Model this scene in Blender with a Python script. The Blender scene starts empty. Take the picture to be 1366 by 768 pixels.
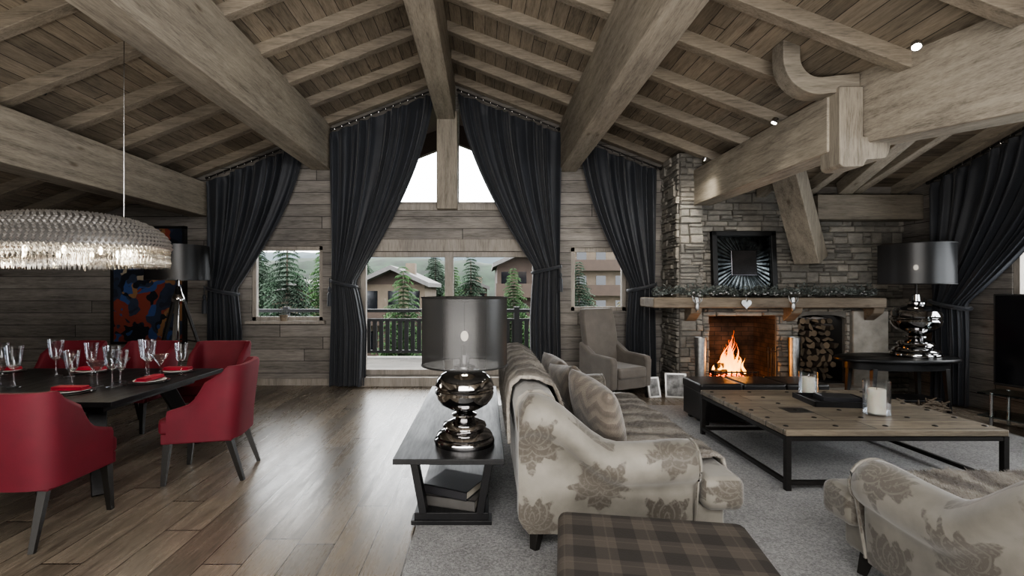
import bpy,bmesh,math,random
from mathutils import Vector,Matrix,noise
R=random.Random(7)
S=bpy.context.scene
C=S.collection
PI=math.pi
def lerp(a,b,t): return a+(b-a)*t
def roof(x): return 5.15-.388*abs(x+.64)
def cross(y): return 3.25+.3*(7.4-y)
# ------------------------------------------------------------ mesh builder
class MB:
    def __init__(s): s.bm=bmesh.new()
    def add(s,verts,faces,M=None):
        vs=[s.bm.verts.new((M@Vector(v)) if M else Vector(v)) for v in verts]
        for f in faces:
            try: s.bm.faces.new([vs[i] for i in f])
            except Exception: pass
        return s
    def hexa(s,p,M=None):
        return s.add(p,[(0,3,2,1),(4,5,6,7),(0,1,5,4),(1,2,6,5),(2,3,7,6),(3,0,4,7)],M)
    def box(s,x0,y0,z0,x1,y1,z1,M=None):
        return s.hexa([(x0,y0,z0),(x1,y0,z0),(x1,y1,z0),(x0,y1,z0),(x0,y0,z1),(x1,y0,z1),(x1,y1,z1),(x0,y1,z1)],M)
    def bar(s,a,b,w,h,up=(0,0,1),w2=None,h2=None):
        a=Vector(a);b=Vector(b);d=(b-a).normalized();up=Vector(up)
        if abs(d.dot(up))>.98: up=Vector((0,1,0))
        sd=d.cross(up).normalized();u=sd.cross(d).normalized()
        w2=w if w2 is None else w2;h2=h if h2 is None else h2
        pts=[]
        for c,ww,hh in((a,w,h),(b,w2,h2)):
            for i,j in((-1,-1),(1,-1),(1,1),(-1,1)): pts.append(c+sd*i*ww/2+u*j*hh/2)
        return s.hexa(pts)
    def loft(s,rings,cap=True,closed=True,M=None):
        n=len(rings[0]);vs=[];fs=[]
        for r in rings: vs+=list(r)
        for i in range(len(rings)-1):
            for j in range(n if closed else n-1):
                k=(j+1)%n
                fs.append((i*n+j,i*n+k,(i+1)*n+k,(i+1)*n+j))
        if cap:
            fs.append(tuple(range(n-1,-1,-1)));fs.append(tuple((len(rings)-1)*n+j for j in range(n)))
        return s.add(vs,fs,M)
    def tube(s,pts,r,seg=8,cap=True):
        pts=[Vector(p) for p in pts];rings=[]
        up=Vector((0,0,1))
        for i,p in enumerate(pts):
            d=(pts[min(i+1,len(pts)-1)]-pts[max(i-1,0)]).normalized()
            u=up if abs(d.dot(up))<.95 else Vector((1,0,0))
            a=d.cross(u).normalized();b=a.cross(d).normalized()
            rr=r[i] if isinstance(r,(list,tuple)) else r
            rings.append([p+a*math.cos(2*PI*k/seg)*rr+b*math.sin(2*PI*k/seg)*rr for k in range(seg)])
        return s.loft(rings,cap)
    def lathe(s,prof,seg=32,c=(0,0,0),sx=1,sy=1,M=None):
        c=Vector(c)
        rings=[[c+Vector((r*sx*math.cos(2*PI*k/seg),r*sy*math.sin(2*PI*k/seg),z)) for k in range(seg)] for r,z in prof]
        return s.loft(rings,prof[0][0]>1e-4 and prof[0]!=prof[-1],True,M)
    def prism(s,poly,ax,a,b,M=None):
        def v(p,t):
            return (t,p[0],p[1]) if ax=='x' else ((p[0],t,p[1]) if ax=='y' else (p[0],p[1],t))
        return s.loft([[v(p,a) for p in poly],[v(p,b) for p in poly]],True,True,M)
    def ell(s,c,r,seg=12,rings=8,M=None):
        c=Vector(c)
        if not isinstance(r,(list,tuple)): r=(r,r,r)
        rg=[]
        for i in range(rings+1):
            t=-PI/2+PI*i/rings
            cr=max(math.cos(t),.001)
            rg.append([c+Vector((r[0]*cr*math.cos(2*PI*k/seg),r[1]*cr*math.sin(2*PI*k/seg),r[2]*math.sin(t))) for k in range(seg)])
        return s.loft(rg,True,True,M)
    def build(s,name,mat,parent=None,smooth=False,bevel=0,seg=2,sub=0,ang=42,norm=True):
        if norm: bmesh.ops.recalc_face_normals(s.bm,faces=s.bm.faces)
        me=bpy.data.meshes.new(name);s.bm.to_mesh(me);s.bm.free()
        me.materials.append(mat)
        if smooth or bevel:
            for p in me.polygons: p.use_smooth=True
            if ang<180: me.set_sharp_from_angle(angle=math.radians(ang))
        o=bpy.data.objects.new(name,me);C.objects.link(o)
        if parent is not None: o.parent=parent
        if bevel:
            m=o.modifiers.new('bevel','BEVEL');m.width=bevel;m.segments=seg;m.limit_method='ANGLE';m.angle_limit=math.radians(35);m.harden_normals=True
        return o
def thing(name,label,cat,loc=(0,0,0),rz=0,group=None):
    o=bpy.data.objects.new(name,None);C.objects.link(o)
    o.empty_display_size=.1
    o.location=loc;o.rotation_euler=(0,0,rz);o['label']=label;o['category']=cat
    if group:o['group']=group
    return o
def tag(o,label,cat,group=None,kind=None):
    o['label']=label;o['category']=cat
    if group:o['group']=group
    if kind:o['kind']=kind
    return o
def struct(o): o['kind']='structure';return o
def dup(root,loc,rz,label,group=None):
    r=root.copy();C.objects.link(r);r.location=loc;r.rotation_euler=(0,0,rz);r['label']=label
    if group:r['group']=group
    for ch in list(root.children):
        c=ch.copy();C.objects.link(c);c.parent=r
        for g in list(ch.children):
            d=g.copy();C.objects.link(d);d.parent=c
    return r
def cpart(o,parent,loc):
    c=o.copy();C.objects.link(c);c.parent=parent;c.location=loc;return c
# ------------------------------------------------------------ materials
class NT:
    def __init__(s,name):
        s.m=bpy.data.materials.new(name);s.m.use_nodes=True;s.t=s.m.node_tree
        s.b=s.t.nodes['Principled BSDF'];s.out=s.t.nodes['Material Output']
        s.tc=s.n('ShaderNodeTexCoord')
        s.oc=s.tc.outputs['Object']
    def n(s,t,props=None,**ins):
        nd=s.t.nodes.new(t)
        for k,v in (props or {}).items(): setattr(nd,k,v)
        for k,v in ins.items():
            key=k.replace('_',' ')
            if hasattr(v,'is_linked'): s.t.links.new(v,nd.inputs[key])
            else: nd.inputs[key].default_value=v
        return nd
    def l(s,a,b): s.t.links.new(a,b)
    def mth(s,op,a,b=0.0,clamp=False):
        nd=s.t.nodes.new('ShaderNodeMath');nd.operation=op;nd.use_clamp=clamp
        for i,v in enumerate((a,b)):
            if isinstance(v,(int,float)): nd.inputs[i].default_value=v
            else: s.l(v,nd.inputs[i])
        return nd.outputs[0]
    def ramp(s,fac,stops,interp='LINEAR'):
        nd=s.t.nodes.new('ShaderNodeValToRGB');nd.color_ramp.interpolation=interp
        e=nd.color_ramp.elements
        while len(e)<len(stops): e.new(.5)
        for i,(p,c) in enumerate(stops):
            e[i].position=p;e[i].color=(c[0],c[1],c[2],1) if len(c)==3 else c
        s.l(fac,nd.inputs[0]);return nd.outputs[0]
    def mix(s,f,a,b,mode='MIX'):
        nd=s.t.nodes.new('ShaderNodeMix');nd.data_type='RGBA';nd.blend_type=mode
        for i,v in ((0,f),(6,a),(7,b)):
            if isinstance(v,(int,float)): nd.inputs[i].default_value=v
            elif isinstance(v,(tuple,list)): nd.inputs[i].default_value=(v[0],v[1],v[2],1)
            else: s.l(v,nd.inputs[i])
        return nd.outputs[2]
    def fmix(s,f,a,b): # a*(1-f)+b*f
        return s.mth('ADD',s.mth('MULTIPLY',a,s.mth('SUBTRACT',1.0,f)),s.mth('MULTIPLY',b,f))
    def noise(s,vec,scale,detail=4,rough=.55):
        nd=s.n('ShaderNodeTexNoise',None,Scale=scale,Detail=detail,Roughness=rough);s.l(vec,nd.inputs['Vector']);return nd.outputs['Fac']
    def scale(s,vec,sc,off=None):
        nd=s.t.nodes.new('ShaderNodeMapping');s.l(vec,nd.inputs[0]);nd.inputs['Scale'].default_value=sc
        if off is not None:
            if isinstance(off,tuple): nd.inputs['Location'].default_value=off
            else: s.l(off,nd.inputs['Location'])
        return nd.outputs[0]
    def bump(s,h,strength=.3,dist=.01):
        nd=s.n('ShaderNodeBump',None,Strength=strength,Distance=dist);s.l(h,nd.inputs['Height']);s.l(nd.outputs[0],s.b.inputs['Normal'])
    def col(s,c): s.l(c,s.b.inputs['Base Color'])
    def set(s,**k):
        for a,v in k.items(): s.b.inputs[a.replace('_',' ')].default_value=v
        return s
def simple(name,col,rough=.5,metal=0,var=.15,nscale=8,bump=0,**k):
    a=NT(name);nz=a.noise(a.oc,nscale,5)
    lo=tuple(c*(1-var) for c in col);hi=tuple(min(1,c*(1+var)) for c in col)
    a.col(a.ramp(nz,[(.3,lo),(.7,hi)]));a.set(Roughness=rough,Metallic=metal)
    if bump: a.bump(a.noise(a.oc,nscale*12,3),bump,.004)
    for q,v in k.items(): a.b.inputs[q.replace('_',' ')].default_value=v
    return a.m
def wood(name,dark,light,along=1,across=0,pw=None,plen=2.6,rough=.6,vary=.5,gap=.03,g=1.0,knots=True,bump=.3,spec=.4,blotch=.5):
    a=NT(name);third=3-along-across
    sx=a.n('ShaderNodeSeparateXYZ');a.l(a.oc,sx.inputs[0])
    sc=[0,0,0];sc[along]=.8*g;sc[across]=9*g;sc[third]=9*g
    if pw:
        q=a.mth('DIVIDE',sx.outputs[across],pw);pid=a.mth('FLOOR',q);fr=a.mth('FRACT',q)
        w1=a.n('ShaderNodeTexWhiteNoise',{'noise_dimensions':'1D'});a.l(pid,w1.inputs['W'])
        al=a.mth('ADD',a.mth('DIVIDE',sx.outputs[along],plen),w1.outputs['Value']);p2=a.mth('FLOOR',al);f2=a.mth('FRACT',al)
        cb=a.n('ShaderNodeCombineXYZ');a.l(pid,cb.inputs[0]);a.l(p2,cb.inputs[1])
        w2=a.n('ShaderNodeTexWhiteNoise',{'noise_dimensions':'2D'});a.l(cb.outputs[0],w2.inputs['Vector'])
        rnd=w2.outputs['Value']
        cb2=a.n('ShaderNodeCombineXYZ');m=a.mth('MULTIPLY',rnd,37.0)
        for i in range(3): a.l(m,cb2.inputs[i])
        vec=a.scale(a.oc,tuple(sc),cb2.outputs[0])
        e1=a.mth('LESS_THAN',fr,gap);e2=a.mth('GREATER_THAN',fr,1-gap)
        e3=a.mth('LESS_THAN',f2,.004*2.6/plen)
        edge=a.mth('MAXIMUM',a.mth('MAXIMUM',e1,e2),e3)
    else:
        vec=a.scale(a.oc,tuple(sc))
    n1=a.noise(vec,1.0,6,.6)
    n2=a.noise(a.scale(a.oc,tuple(v*7 for v in sc)),1.0,4,.7)
    f=a.mth('ADD',a.mth('MULTIPLY',n1,.5),a.mth('MULTIPLY',n2,.5))
    mid=tuple(dark[i]*.45+light[i]*.55 for i in range(3))
    c=a.ramp(f,[(.34,dark),(.47,mid),(.62,light)])
    blot=a.noise(a.oc,1.1,3)
    c=a.mix(blotch,c,a.ramp(blot,[(.3,(.55,.55,.57)),(.7,(1.2,1.17,1.1))]),'MULTIPLY')
    if knots:
        ks=[0,0,0];ks[along]=1.1;ks[across]=3.0;ks[third]=3.0
        vo=a.n('ShaderNodeTexVoronoi',None,Scale=1.0);a.l(a.scale(a.oc,tuple(ks)),vo.inputs['Vector'])
        k=a.ramp(vo.outputs['Distance'],[(.03,(.3,.24,.18)),(.09,(1,1,1))])
        c=a.mix(.7,c,k,'MULTIPLY')
    h=f
    if pw:
        c=a.mix(1.0,c,a.ramp(rnd,[(0,(1-vary,)*3),(1,(1+vary*.6,)*3)]),'MULTIPLY')
        c=a.mix(edge,c,tuple(v*.25 for v in dark))
        h=a.mth('SUBTRACT',a.mth('MULTIPLY',f,.4),edge)
    a.col(c);a.bump(h,bump,.006)
    rr=a.ramp(f,[(.3,(rough+.12,)*3),(.7,(rough-.08,)*3)]);a.l(rr,a.b.inputs['Roughness'])
    a.b.inputs['Specular IOR Level'].default_value=spec
    return a.m
BD=(.13,.114,.094);BL=(.345,.308,.252)
RD=(.095,.081,.064);RL=(.265,.228,.18)
M={}
M['beam_y']=wood('beam_wood_y',BD,BL,1,0,rough=.65,g=1.5,blotch=.35)
M['beam_x']=wood('beam_wood_x',RD,RL,0,1,rough=.65,g=1.5,blotch=.4)
M['bracket']=wood('bracket_wood',tuple(v*.75 for v in BD),tuple(v*.75 for v in BL),0,1,rough=.65,g=1.3,blotch=.35)
M['beam_z']=wood('beam_wood_z',tuple(v*.9 for v in BD),tuple(v*.9 for v in BL),2,0,rough=.65,g=1.5,blotch=.35)
M['wall']=wood('wall_boards',(.10,.092,.084),(.265,.247,.228),0,2,pw=.2,plen=3.4,rough=.7,vary=.22,gap=.022)
M['wall_y']=wood('wall_boards_side',(.10,.092,.084),(.265,.247,.228),1,2,pw=.2,plen=3.4,rough=.7,vary=.22,gap=.022)
M['ceil']=wood('ceiling_boards',(.098,.082,.063),(.28,.236,.182),1,0,pw=.15,plen=3,rough=.7,vary=.28,gap=.022)
M['ceil2']=wood('ceiling_boards_side',(.098,.082,.063),(.28,.236,.182),0,1,pw=.15,plen=3,rough=.7,vary=.28,gap=.022)
M['floor']=wood('floor_boards',(.064,.053,.042),(.245,.208,.164),1,0,pw=.235,plen=2.1,rough=.27,vary=.34,gap=.012,g=1.1,bump=.2,spec=.85)
M['frame']=wood('window_wood',(.17,.155,.137),(.36,.33,.295),2,0,rough=.6,knots=False)
M['mantel']=wood('mantel_wood',(.07,.056,.042),(.215,.175,.13),0,2,rough=.65)
M['coffee']=wood('coffee_wood',(.058,.048,.037),(.22,.187,.142),0,1,pw=.24,plen=4,rough=.55,vary=.3,gap=.02,g=1.5)
M['deck']=wood('deck_boards',(.12,.11,.1),(.26,.25,.23),0,1,pw=.14,plen=3,rough=.8,vary=.2)
M['blackwood']=wood('black_stained_wood',(.004,.004,.005),(.012,.012,.013),1,0,rough=.4,knots=False,bump=.1,spec=.3)
M['darkleg']=simple('dark_leg_wood',(.007,.006,.005),.45)
M['leather']=simple('black_leather',(.010,.009,.009),.35,nscale=10,bump=.3)
M['iron']=simple('black_iron',(.025,.023,.022),.5,.6,nscale=20,bump=.2)
M['paintiron']=simple('dark_grey_paint',(.012,.013,.015),.6,0,nscale=20)
M['chrome']=simple('dark_mirror_chrome',(.42,.415,.42),.07,1,var=.12,nscale=5)
M['silver']=simple('hammered_silver',(.4,.4,.4),.28,1,var=.2,nscale=25,bump=.5)
M['steel']=simple('steel',(.5,.5,.5),.25,1)
M['red']=simple('red_velvet',(.09,.0015,.0095),.75,nscale=5,bump=.1,Sheen_Weight=.15,Sheen_Roughness=.4,Sheen_Tint=(.6,.02,.05,1))
M['napkin']=simple('red_linen',(.24,.004,.018),.8)
M['porcelain']=simple('porcelain',(.65,.64,.62),.15,var=.03)
M['charger']=simple('dark_plate',(.03,.03,.032),.15)
M['wax']=simple('ivory_wax',(.75,.71,.6),.5,var=.05,Subsurface_Weight=.2)
M['grey_velvet']=simple('taupe_velvet',(.115,.102,.09),.8,nscale=6,Sheen_Weight=.25)
M['silk']=simple('slate_charcoal_curtain',(.0175,.0205,.027),.6,var=.2,nscale=3,Sheen_Weight=.2)
M['mortar']=simple('mortar',(.115,.107,.095),.95,nscale=12)
M['darkniche']=simple('dark_niche_lining',(.02,.018,.016),.95,nscale=5)  # even near-black lining of the firewood niche
M['plaster']=simple('pale_stone_block',(.25,.232,.205),.85,nscale=6,bump=.3,var=.25)
M['black']=simple('matte_black',(.01,.01,.01),.5)
M['screen']=simple('tv_screen',(.006,.006,.008),.08,var=.05)
M['paper']=simple('book_pages',(.3,.28,.24),.8)
M['book']=simple('book_cover_dark',(.02,.02,.023),.4)
M['book2']=simple('book_cover_grey',(.06,.057,.054),.4)
M['bark']=simple('bark',(.06,.045,.034),.9,nscale=20,bump=.5)
M['needles']=simple('conifer_needles',(.007,.021,.008),.9,var=.7,nscale=1.5)
M['needles2']=simple('conifer_needles_light',(.017,.045,.010),.9,var=.6,nscale=1.5)
M['autumn']=simple('autumn_leaves',(.075,.062,.02),.85,var=.6,nscale=2)
M['grass']=simple('meadow',(.025,.05,.015),.95,var=.4,nscale=.2)
M['hill']=simple('forest_hill',(.007,.016,.008),1,var=.7,nscale=.35)
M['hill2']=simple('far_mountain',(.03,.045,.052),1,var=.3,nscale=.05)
M['slate']=simple('roof_slate',(.065,.062,.06),.8,nscale=4)
M['timber']=simple('chalet_timber',(.03,.018,.012),.8,nscale=2)
M['render']=simple('chalet_render',(.085,.066,.048),.9,nscale=2)
M['leafg']=simple('garland_leaves',(.11,.125,.115),.7,var=.7,nscale=30)
# stone
a=NT('dry_stone');gi=a.n('ShaderNodeNewGeometry')
c=a.ramp(gi.outputs['Random Per Island'],[(0,(.17,.165,.153)),(.35,(.225,.217,.2)),(.7,(.27,.257,.234)),(1,(.35,.328,.292))])
c=a.mix(.75,c,a.ramp(a.noise(a.scale(a.oc,(6,6,11)),1.6,6),[(.25,(.5,.49,.48)),(.75,(1.2,1.17,1.1))]),'MULTIPLY')
a.col(c);a.bump(a.noise(a.scale(a.oc,(9,9,18)),2,6,.7),.8,.025);a.set(Roughness=.9);M['stone']=a.m
# firebox brick
a=NT('firebox_brick');br=a.n('ShaderNodeTexBrick',None,Scale=1.0,Color1=(.09,.055,.038,1),Color2=(.05,.033,.024,1),Mortar=(.02,.016,.013,1))
br.inputs['Mortar Size'].default_value=.006;br.inputs['Brick Width'].default_value=.22;br.inputs['Row Height'].default_value=.075
sx=a.n('ShaderNodeSeparateXYZ');a.l(a.oc,sx.inputs[0]);cb=a.n('ShaderNodeCombineXYZ')
a.l(a.mth('ADD',sx.outputs[0],sx.outputs[1]),cb.inputs[0]);a.l(sx.outputs[2],cb.inputs[1]);a.l(cb.outputs[0],br.inputs['Vector'])
sn=a.ramp(a.noise(a.oc,3,4),[(.38,(.12,.12,.12)),(.65,(1,1,1))])
a.col(a.mix(1.0,br.outputs['Color'],sn,'MULTIPLY'));a.set(Roughness=.95);M['brick']=a.m
# rug
a=NT('shag_rug');n1=a.noise(a.oc,70,4,.8);n2=a.noise(a.oc,3,3)
c=a.mix(.3,a.ramp(n1,[(.35,(.15,.15,.152)),(.65,(.56,.56,.56))]),a.ramp(n2,[(.3,(.19,.19,.19)),(.7,(.43,.43,.43))]))
a.col(c);a.bump(n1,1,.03);a.set(Roughness=1);M['rug']=a.m
# damask with leaf-like motifs, projected by face direction
a=NT('damask_velvet')
so=a.n('ShaderNodeSeparateXYZ');a.l(a.oc,so.inputs[0]);sn=a.n('ShaderNodeSeparateXYZ');a.l(a.tc.outputs['Normal'],sn.inputs[0])
ab=[a.mth('ABSOLUTE',sn.outputs[i]) for i in range(3)]
isx=a.mth('GREATER_THAN',ab[0],a.mth('MAXIMUM',ab[1],ab[2]));isz=a.mth('GREATER_THAN',ab[2],a.mth('MAXIMUM',ab[0],ab[1]))
U=a.fmix(isx,so.outputs[0],so.outputs[1]);V=a.fmix(isz,so.outputs[2],so.outputs[1])
PU,PV=.40,.48
pu=a.mth('ADD',a.mth('DIVIDE',U,PU),.3);pv=a.mth('ADD',a.mth('DIVIDE',V,PV),.12)
colid=a.mth('FLOOR',pu);pv=a.mth('ADD',pv,a.mth('MULTIPLY',a.mth('MODULO',a.mth('ABSOLUTE',colid),2.0),.5))
fu=a.mth('MULTIPLY',a.mth('ABSOLUTE',a.mth('SUBTRACT',a.mth('FRACT',pu),.5)),PU);fv=a.mth('MULTIPLY',a.mth('SUBTRACT',a.mth('FRACT',pv),.5),PV)
nz=a.noise(a.oc,14,5)
r_=a.mth('SQRT',a.mth('ADD',a.mth('POWER',fu,2.0),a.mth('POWER',a.mth('ABSOLUTE',fv),2.0)))
th=a.mth('ARCTAN2',fu,fv)
g=a.mth('MULTIPLY',r_,a.mth('ADD',1.0,a.mth('ADD',a.mth('MULTIPLY',a.mth('COSINE',a.mth('MULTIPLY',th,5.0)),.16),a.mth('MULTIPLY',a.mth('COSINE',a.mth('MULTIPLY',th,13.0)),.12))))
g=a.mth('ADD',g,a.mth('MULTIPLY',a.mth('SUBTRACT',nz,.5),.15))
body=a.ramp(g,[(.136,(1,1,1)),(.150,(0,0,0))])
vein=a.mth('GREATER_THAN',a.mth('SINE',a.mth('ADD',a.mth('MULTIPLY',th,9.0),a.mth('MULTIPLY',r_,110.0))),.8)
spk=a.ramp(a.noise(a.oc,60,3),[(.52,(0,0,0)),(.64,(1,1,1))])
motif=a.mth('MULTIPLY',body,a.mth('SUBTRACT',1.0,a.mth('MULTIPLY',a.mth('MAXIMUM',vein,spk),.45)))
base=a.ramp(a.noise(a.oc,4,5),[(.3,(.10,.092,.077)),(.7,(.185,.172,.147))])
c=a.mix(a.mth('MULTIPLY',motif,.8),base,(.046,.037,.028))
a.col(c);a.bump(motif,.15,.003);a.set(Roughness=.6);a.b.inputs['Sheen Weight'].default_value=.25;M['damask']=a.m
# fur
a=NT('striped_fur');sx=a.n('ShaderNodeSeparateXYZ');a.l(a.oc,sx.inputs[0])
n0=a.noise(a.oc,3.2,4);st=a.mth('SINE',a.mth('ADD',a.mth('MULTIPLY',sx.outputs[0],24.0),a.mth('MULTIPLY',n0,10.0)))
n1=a.noise(a.scale(a.oc,(70,30,30)),1,4,.8)
f=a.mth('ADD',a.mth('MULTIPLY',a.mth('ADD',a.mth('MULTIPLY',st,.5),.5),.4),a.mth('MULTIPLY',n1,.6))
a.col(a.ramp(f,[(.24,(.07,.055,.043)),(.48,(.17,.145,.117)),(.74,(.38,.345,.295))]));a.bump(n1,1,.04);a.set(Roughness=.9);a.b.inputs['Sheen Weight'].default_value=.3;M['fur']=a.m
# cushion
a=NT('chevron_cushion');sx=a.n('ShaderNodeSeparateXYZ');a.l(a.oc,sx.inputs[0])
zig=a.mth('PINGPONG',sx.outputs[0],.08);f=a.mth('FRACT',a.mth('MULTIPLY',a.mth('ADD',sx.outputs[2],zig),10.0))
c=a.ramp(f,[(.0,(.125,.104,.082)),(.4,(.105,.087,.068)),(.6,(.066,.053,.042)),(.95,(.08,.065,.051))])
c=a.mix(.5,c,a.ramp(a.noise(a.oc,14,4),[(.3,(.4,.4,.4)),(.7,(1.3,1.3,1.3))]),'MULTIPLY')
a.col(c);a.bump(a.noise(a.oc,120,2),.5,.006);a.set(Roughness=.75);a.b.inputs['Sheen Weight'].default_value=.3;M['chev']=a.m
# tartan
a=NT('brown_tartan');sx=a.n('ShaderNodeSeparateXYZ');a.l(a.oc,sx.inputs[0])
def band(o,s,w,ph=0):
    return a.mth('LESS_THAN',a.mth('FRACT',a.mth('ADD',a.mth('MULTIPLY',o,s),ph)),w)
g=a.mth('ADD',band(sx.outputs[0],5.2,.5),band(sx.outputs[1],5.2,.5));g=a.mth('MULTIPLY',g,.5)
c=a.ramp(g,[(0,(.058,.048,.039)),(.5,(.036,.030,.025)),(1,(.02,.0165,.014))])
th=a.mth('MAXIMUM',band(sx.outputs[0],5.2,.04,.22),band(sx.outputs[1],5.2,.04,.22))
c=a.mix(a.mth('MULTIPLY',th,.2),c,(.1,.085,.07))
a.col(c);a.bump(a.noise(a.oc,150,2),.3,.004);a.set(Roughness=.9);M['tartan']=a.m
def mixshader(name,colA,rough=.05,transp=(1,1,1),blend=.3,lo=.06,hi=.8):
    a=NT(name);a.t.nodes.remove(a.b)
    tr=a.n('ShaderNodeBsdfTransparent');tr.inputs[0].default_value=(*transp,1)
    gl=a.n('ShaderNodeBsdfGlossy');gl.inputs['Color'].default_value=(*colA,1);gl.inputs['Roughness'].default_value=rough
    lw=a.n('ShaderNodeLayerWeight');lw.inputs[0].default_value=blend
    f=a.mth('ADD',a.mth('MULTIPLY',lw.outputs['Facing'],hi-lo),lo)
    mx=a.n('ShaderNodeMixShader');a.l(f,mx.inputs[0]);a.l(tr.outputs[0],mx.inputs[1]);a.l(gl.outputs[0],mx.inputs[2]);a.l(mx.outputs[0],a.out.inputs[0])
    return a.m
M['glass']=mixshader('clear_glass',(.95,.97,1),.02,(.95,.96,.97),.3,.05,.75)
M['pane']=mixshader('window_glass',(1,1,1),.02,(.98,.985,.985),.1,.0,.12)
M['crystal']=mixshader('crystal_drops',(1,.98,.94),.04,(.95,.95,.95),.5,.5,1.0)
M['smoked']=mixshader('smoked_glass',(.7,.8,.8),.05,(.3,.35,.36),.3,.15,.7)
def shade(name,tc,dc,f,gf=.3):
    a=NT(name);a.t.nodes.remove(a.b)
    tr=a.n('ShaderNodeBsdfTransparent');tr.inputs[0].default_value=(*tc,1)
    di=a.n('ShaderNodeBsdfDiffuse');di.inputs[0].default_value=(*dc,1)
    tl=a.n('ShaderNodeBsdfTranslucent');tl.inputs[0].default_value=tuple(v*1.5 for v in dc)+(1,)
    gl=a.n('ShaderNodeBsdfGlossy');gl.inputs['Roughness'].default_value=.32;gl.inputs[0].default_value=(.13,.13,.13,1)
    m1=a.n('ShaderNodeMixShader');m1.inputs[0].default_value=.5;a.l(di.outputs[0],m1.inputs[1]);a.l(tl.outputs[0],m1.inputs[2])
    m2=a.n('ShaderNodeMixShader');m2.inputs[0].default_value=gf;a.l(m1.outputs[0],m2.inputs[1]);a.l(gl.outputs[0],m2.inputs[2])
    lw=a.n('ShaderNodeLayerWeight');lw.inputs[0].default_value=.4
    ff=a.mth('ADD',a.mth('MULTIPLY',lw.outputs['Facing'],.25),f,True)
    m3=a.n('ShaderNodeMixShader');a.l(ff,m3.inputs[0]);a.l(tr.outputs[0],m3.inputs[1]);a.l(m2.outputs[0],m3.inputs[2]);a.l(m3.outputs[0],a.out.inputs[0])
    return a.m
M['sheer']=shade('smoke_organza_shade',(.55,.55,.55),(.05,.05,.051),.66)
M['darkshade']=shade('dark_organza_shade',(.5,.5,.5),(.035,.036,.038),.76)
def emis(name,col,st):
    a=NT(name);a.b.inputs['Emission Color'].default_value=(*col,1);a.b.inputs['Emission Strength'].default_value=st
    a.b.inputs['Base Color'].default_value=(*col,1);return a.m
M['bulb']=emis('warm_bulb',(1,.9,.75),4)
M['candleglow']=emis('chandelier_bulb',(1,.85,.6),25)
M['spot']=emis('spot_lens',(1,.95,.85),60)
M['ember']=emis('embers',(1,.12,.01),4)
a=NT('flame');a.t.nodes.remove(a.b);sx=a.n('ShaderNodeSeparateXYZ');a.l(a.oc,sx.inputs[0])
z=a.mth('ADD',a.mth('DIVIDE',sx.outputs[2],.6),a.mth('MULTIPLY',a.mth('SUBTRACT',a.noise(a.scale(a.oc,(14,14,5)),1,3),.5),.7))
cc=a.ramp(z,[(0,(1,.62,.18)),(.4,(1,.33,.03)),(.85,(1,.13,.005))])
em=a.n('ShaderNodeEmission');a.l(cc,em.inputs[0]);em.inputs[1].default_value=7
tr=a.n('ShaderNodeBsdfTransparent');lw=a.n('ShaderNodeLayerWeight');lw.inputs[0].default_value=.5
mx=a.n('ShaderNodeMixShader');a.l(a.mth('ADD',a.mth('MULTIPLY',lw.outputs['Facing'],1.2),a.mth('MULTIPLY',z,.35),True),mx.inputs[0]);a.l(em.outputs[0],mx.inputs[1]);a.l(tr.outputs[0],mx.inputs[2]);a.l(mx.outputs[0],a.out.inputs[0]);M['flame']=a.m
a=NT('abstract_painting');nz=a.n('ShaderNodeTexNoise',None,Scale=1.5,Detail=3.0);a.l(a.oc,nz.inputs['Vector'])
vo=a.n('ShaderNodeTexVoronoi',None,Scale=9.0);a.l(nz.outputs['Color'],vo.inputs['Vector'])
r=a.ramp(vo.outputs['Color'],[(0,(.010,.013,.02)),(.4,(.025,.035,.06)),(.49,(.035,.075,.2)),(.57,(.28,.24,.18)),(.62,(.02,.025,.04)),(.74,(.2,.045,.03)),(.78,(.24,.13,.06)),(.82,(.03,.04,.07))],'CONSTANT')
a.col(r);a.set(Roughness=.4);M['paint']=a.m
a=NT('log_end');sx=a.n('ShaderNodeSeparateXYZ');a.l(a.oc,sx.inputs[0])
rd=a.mth('SQRT',a.mth('ADD',a.mth('POWER',sx.outputs[0],2.0),a.mth('POWER',sx.outputs[2],2.0)))
c=a.ramp(a.mth('FRACT',a.mth('MULTIPLY',rd,70.0)),[(0,(.15,.115,.078)),(1,(.09,.068,.045))])
oi=a.n('ShaderNodeObjectInfo');c=a.mix(1.0,c,a.ramp(oi.outputs['Random'],[(0,(.45,.45,.45)),(1,(1.2,1.15,1.1))]),'MULTIPLY')
a.col(c);a.set(Roughness=.85);M['logend']=a.m
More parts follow.
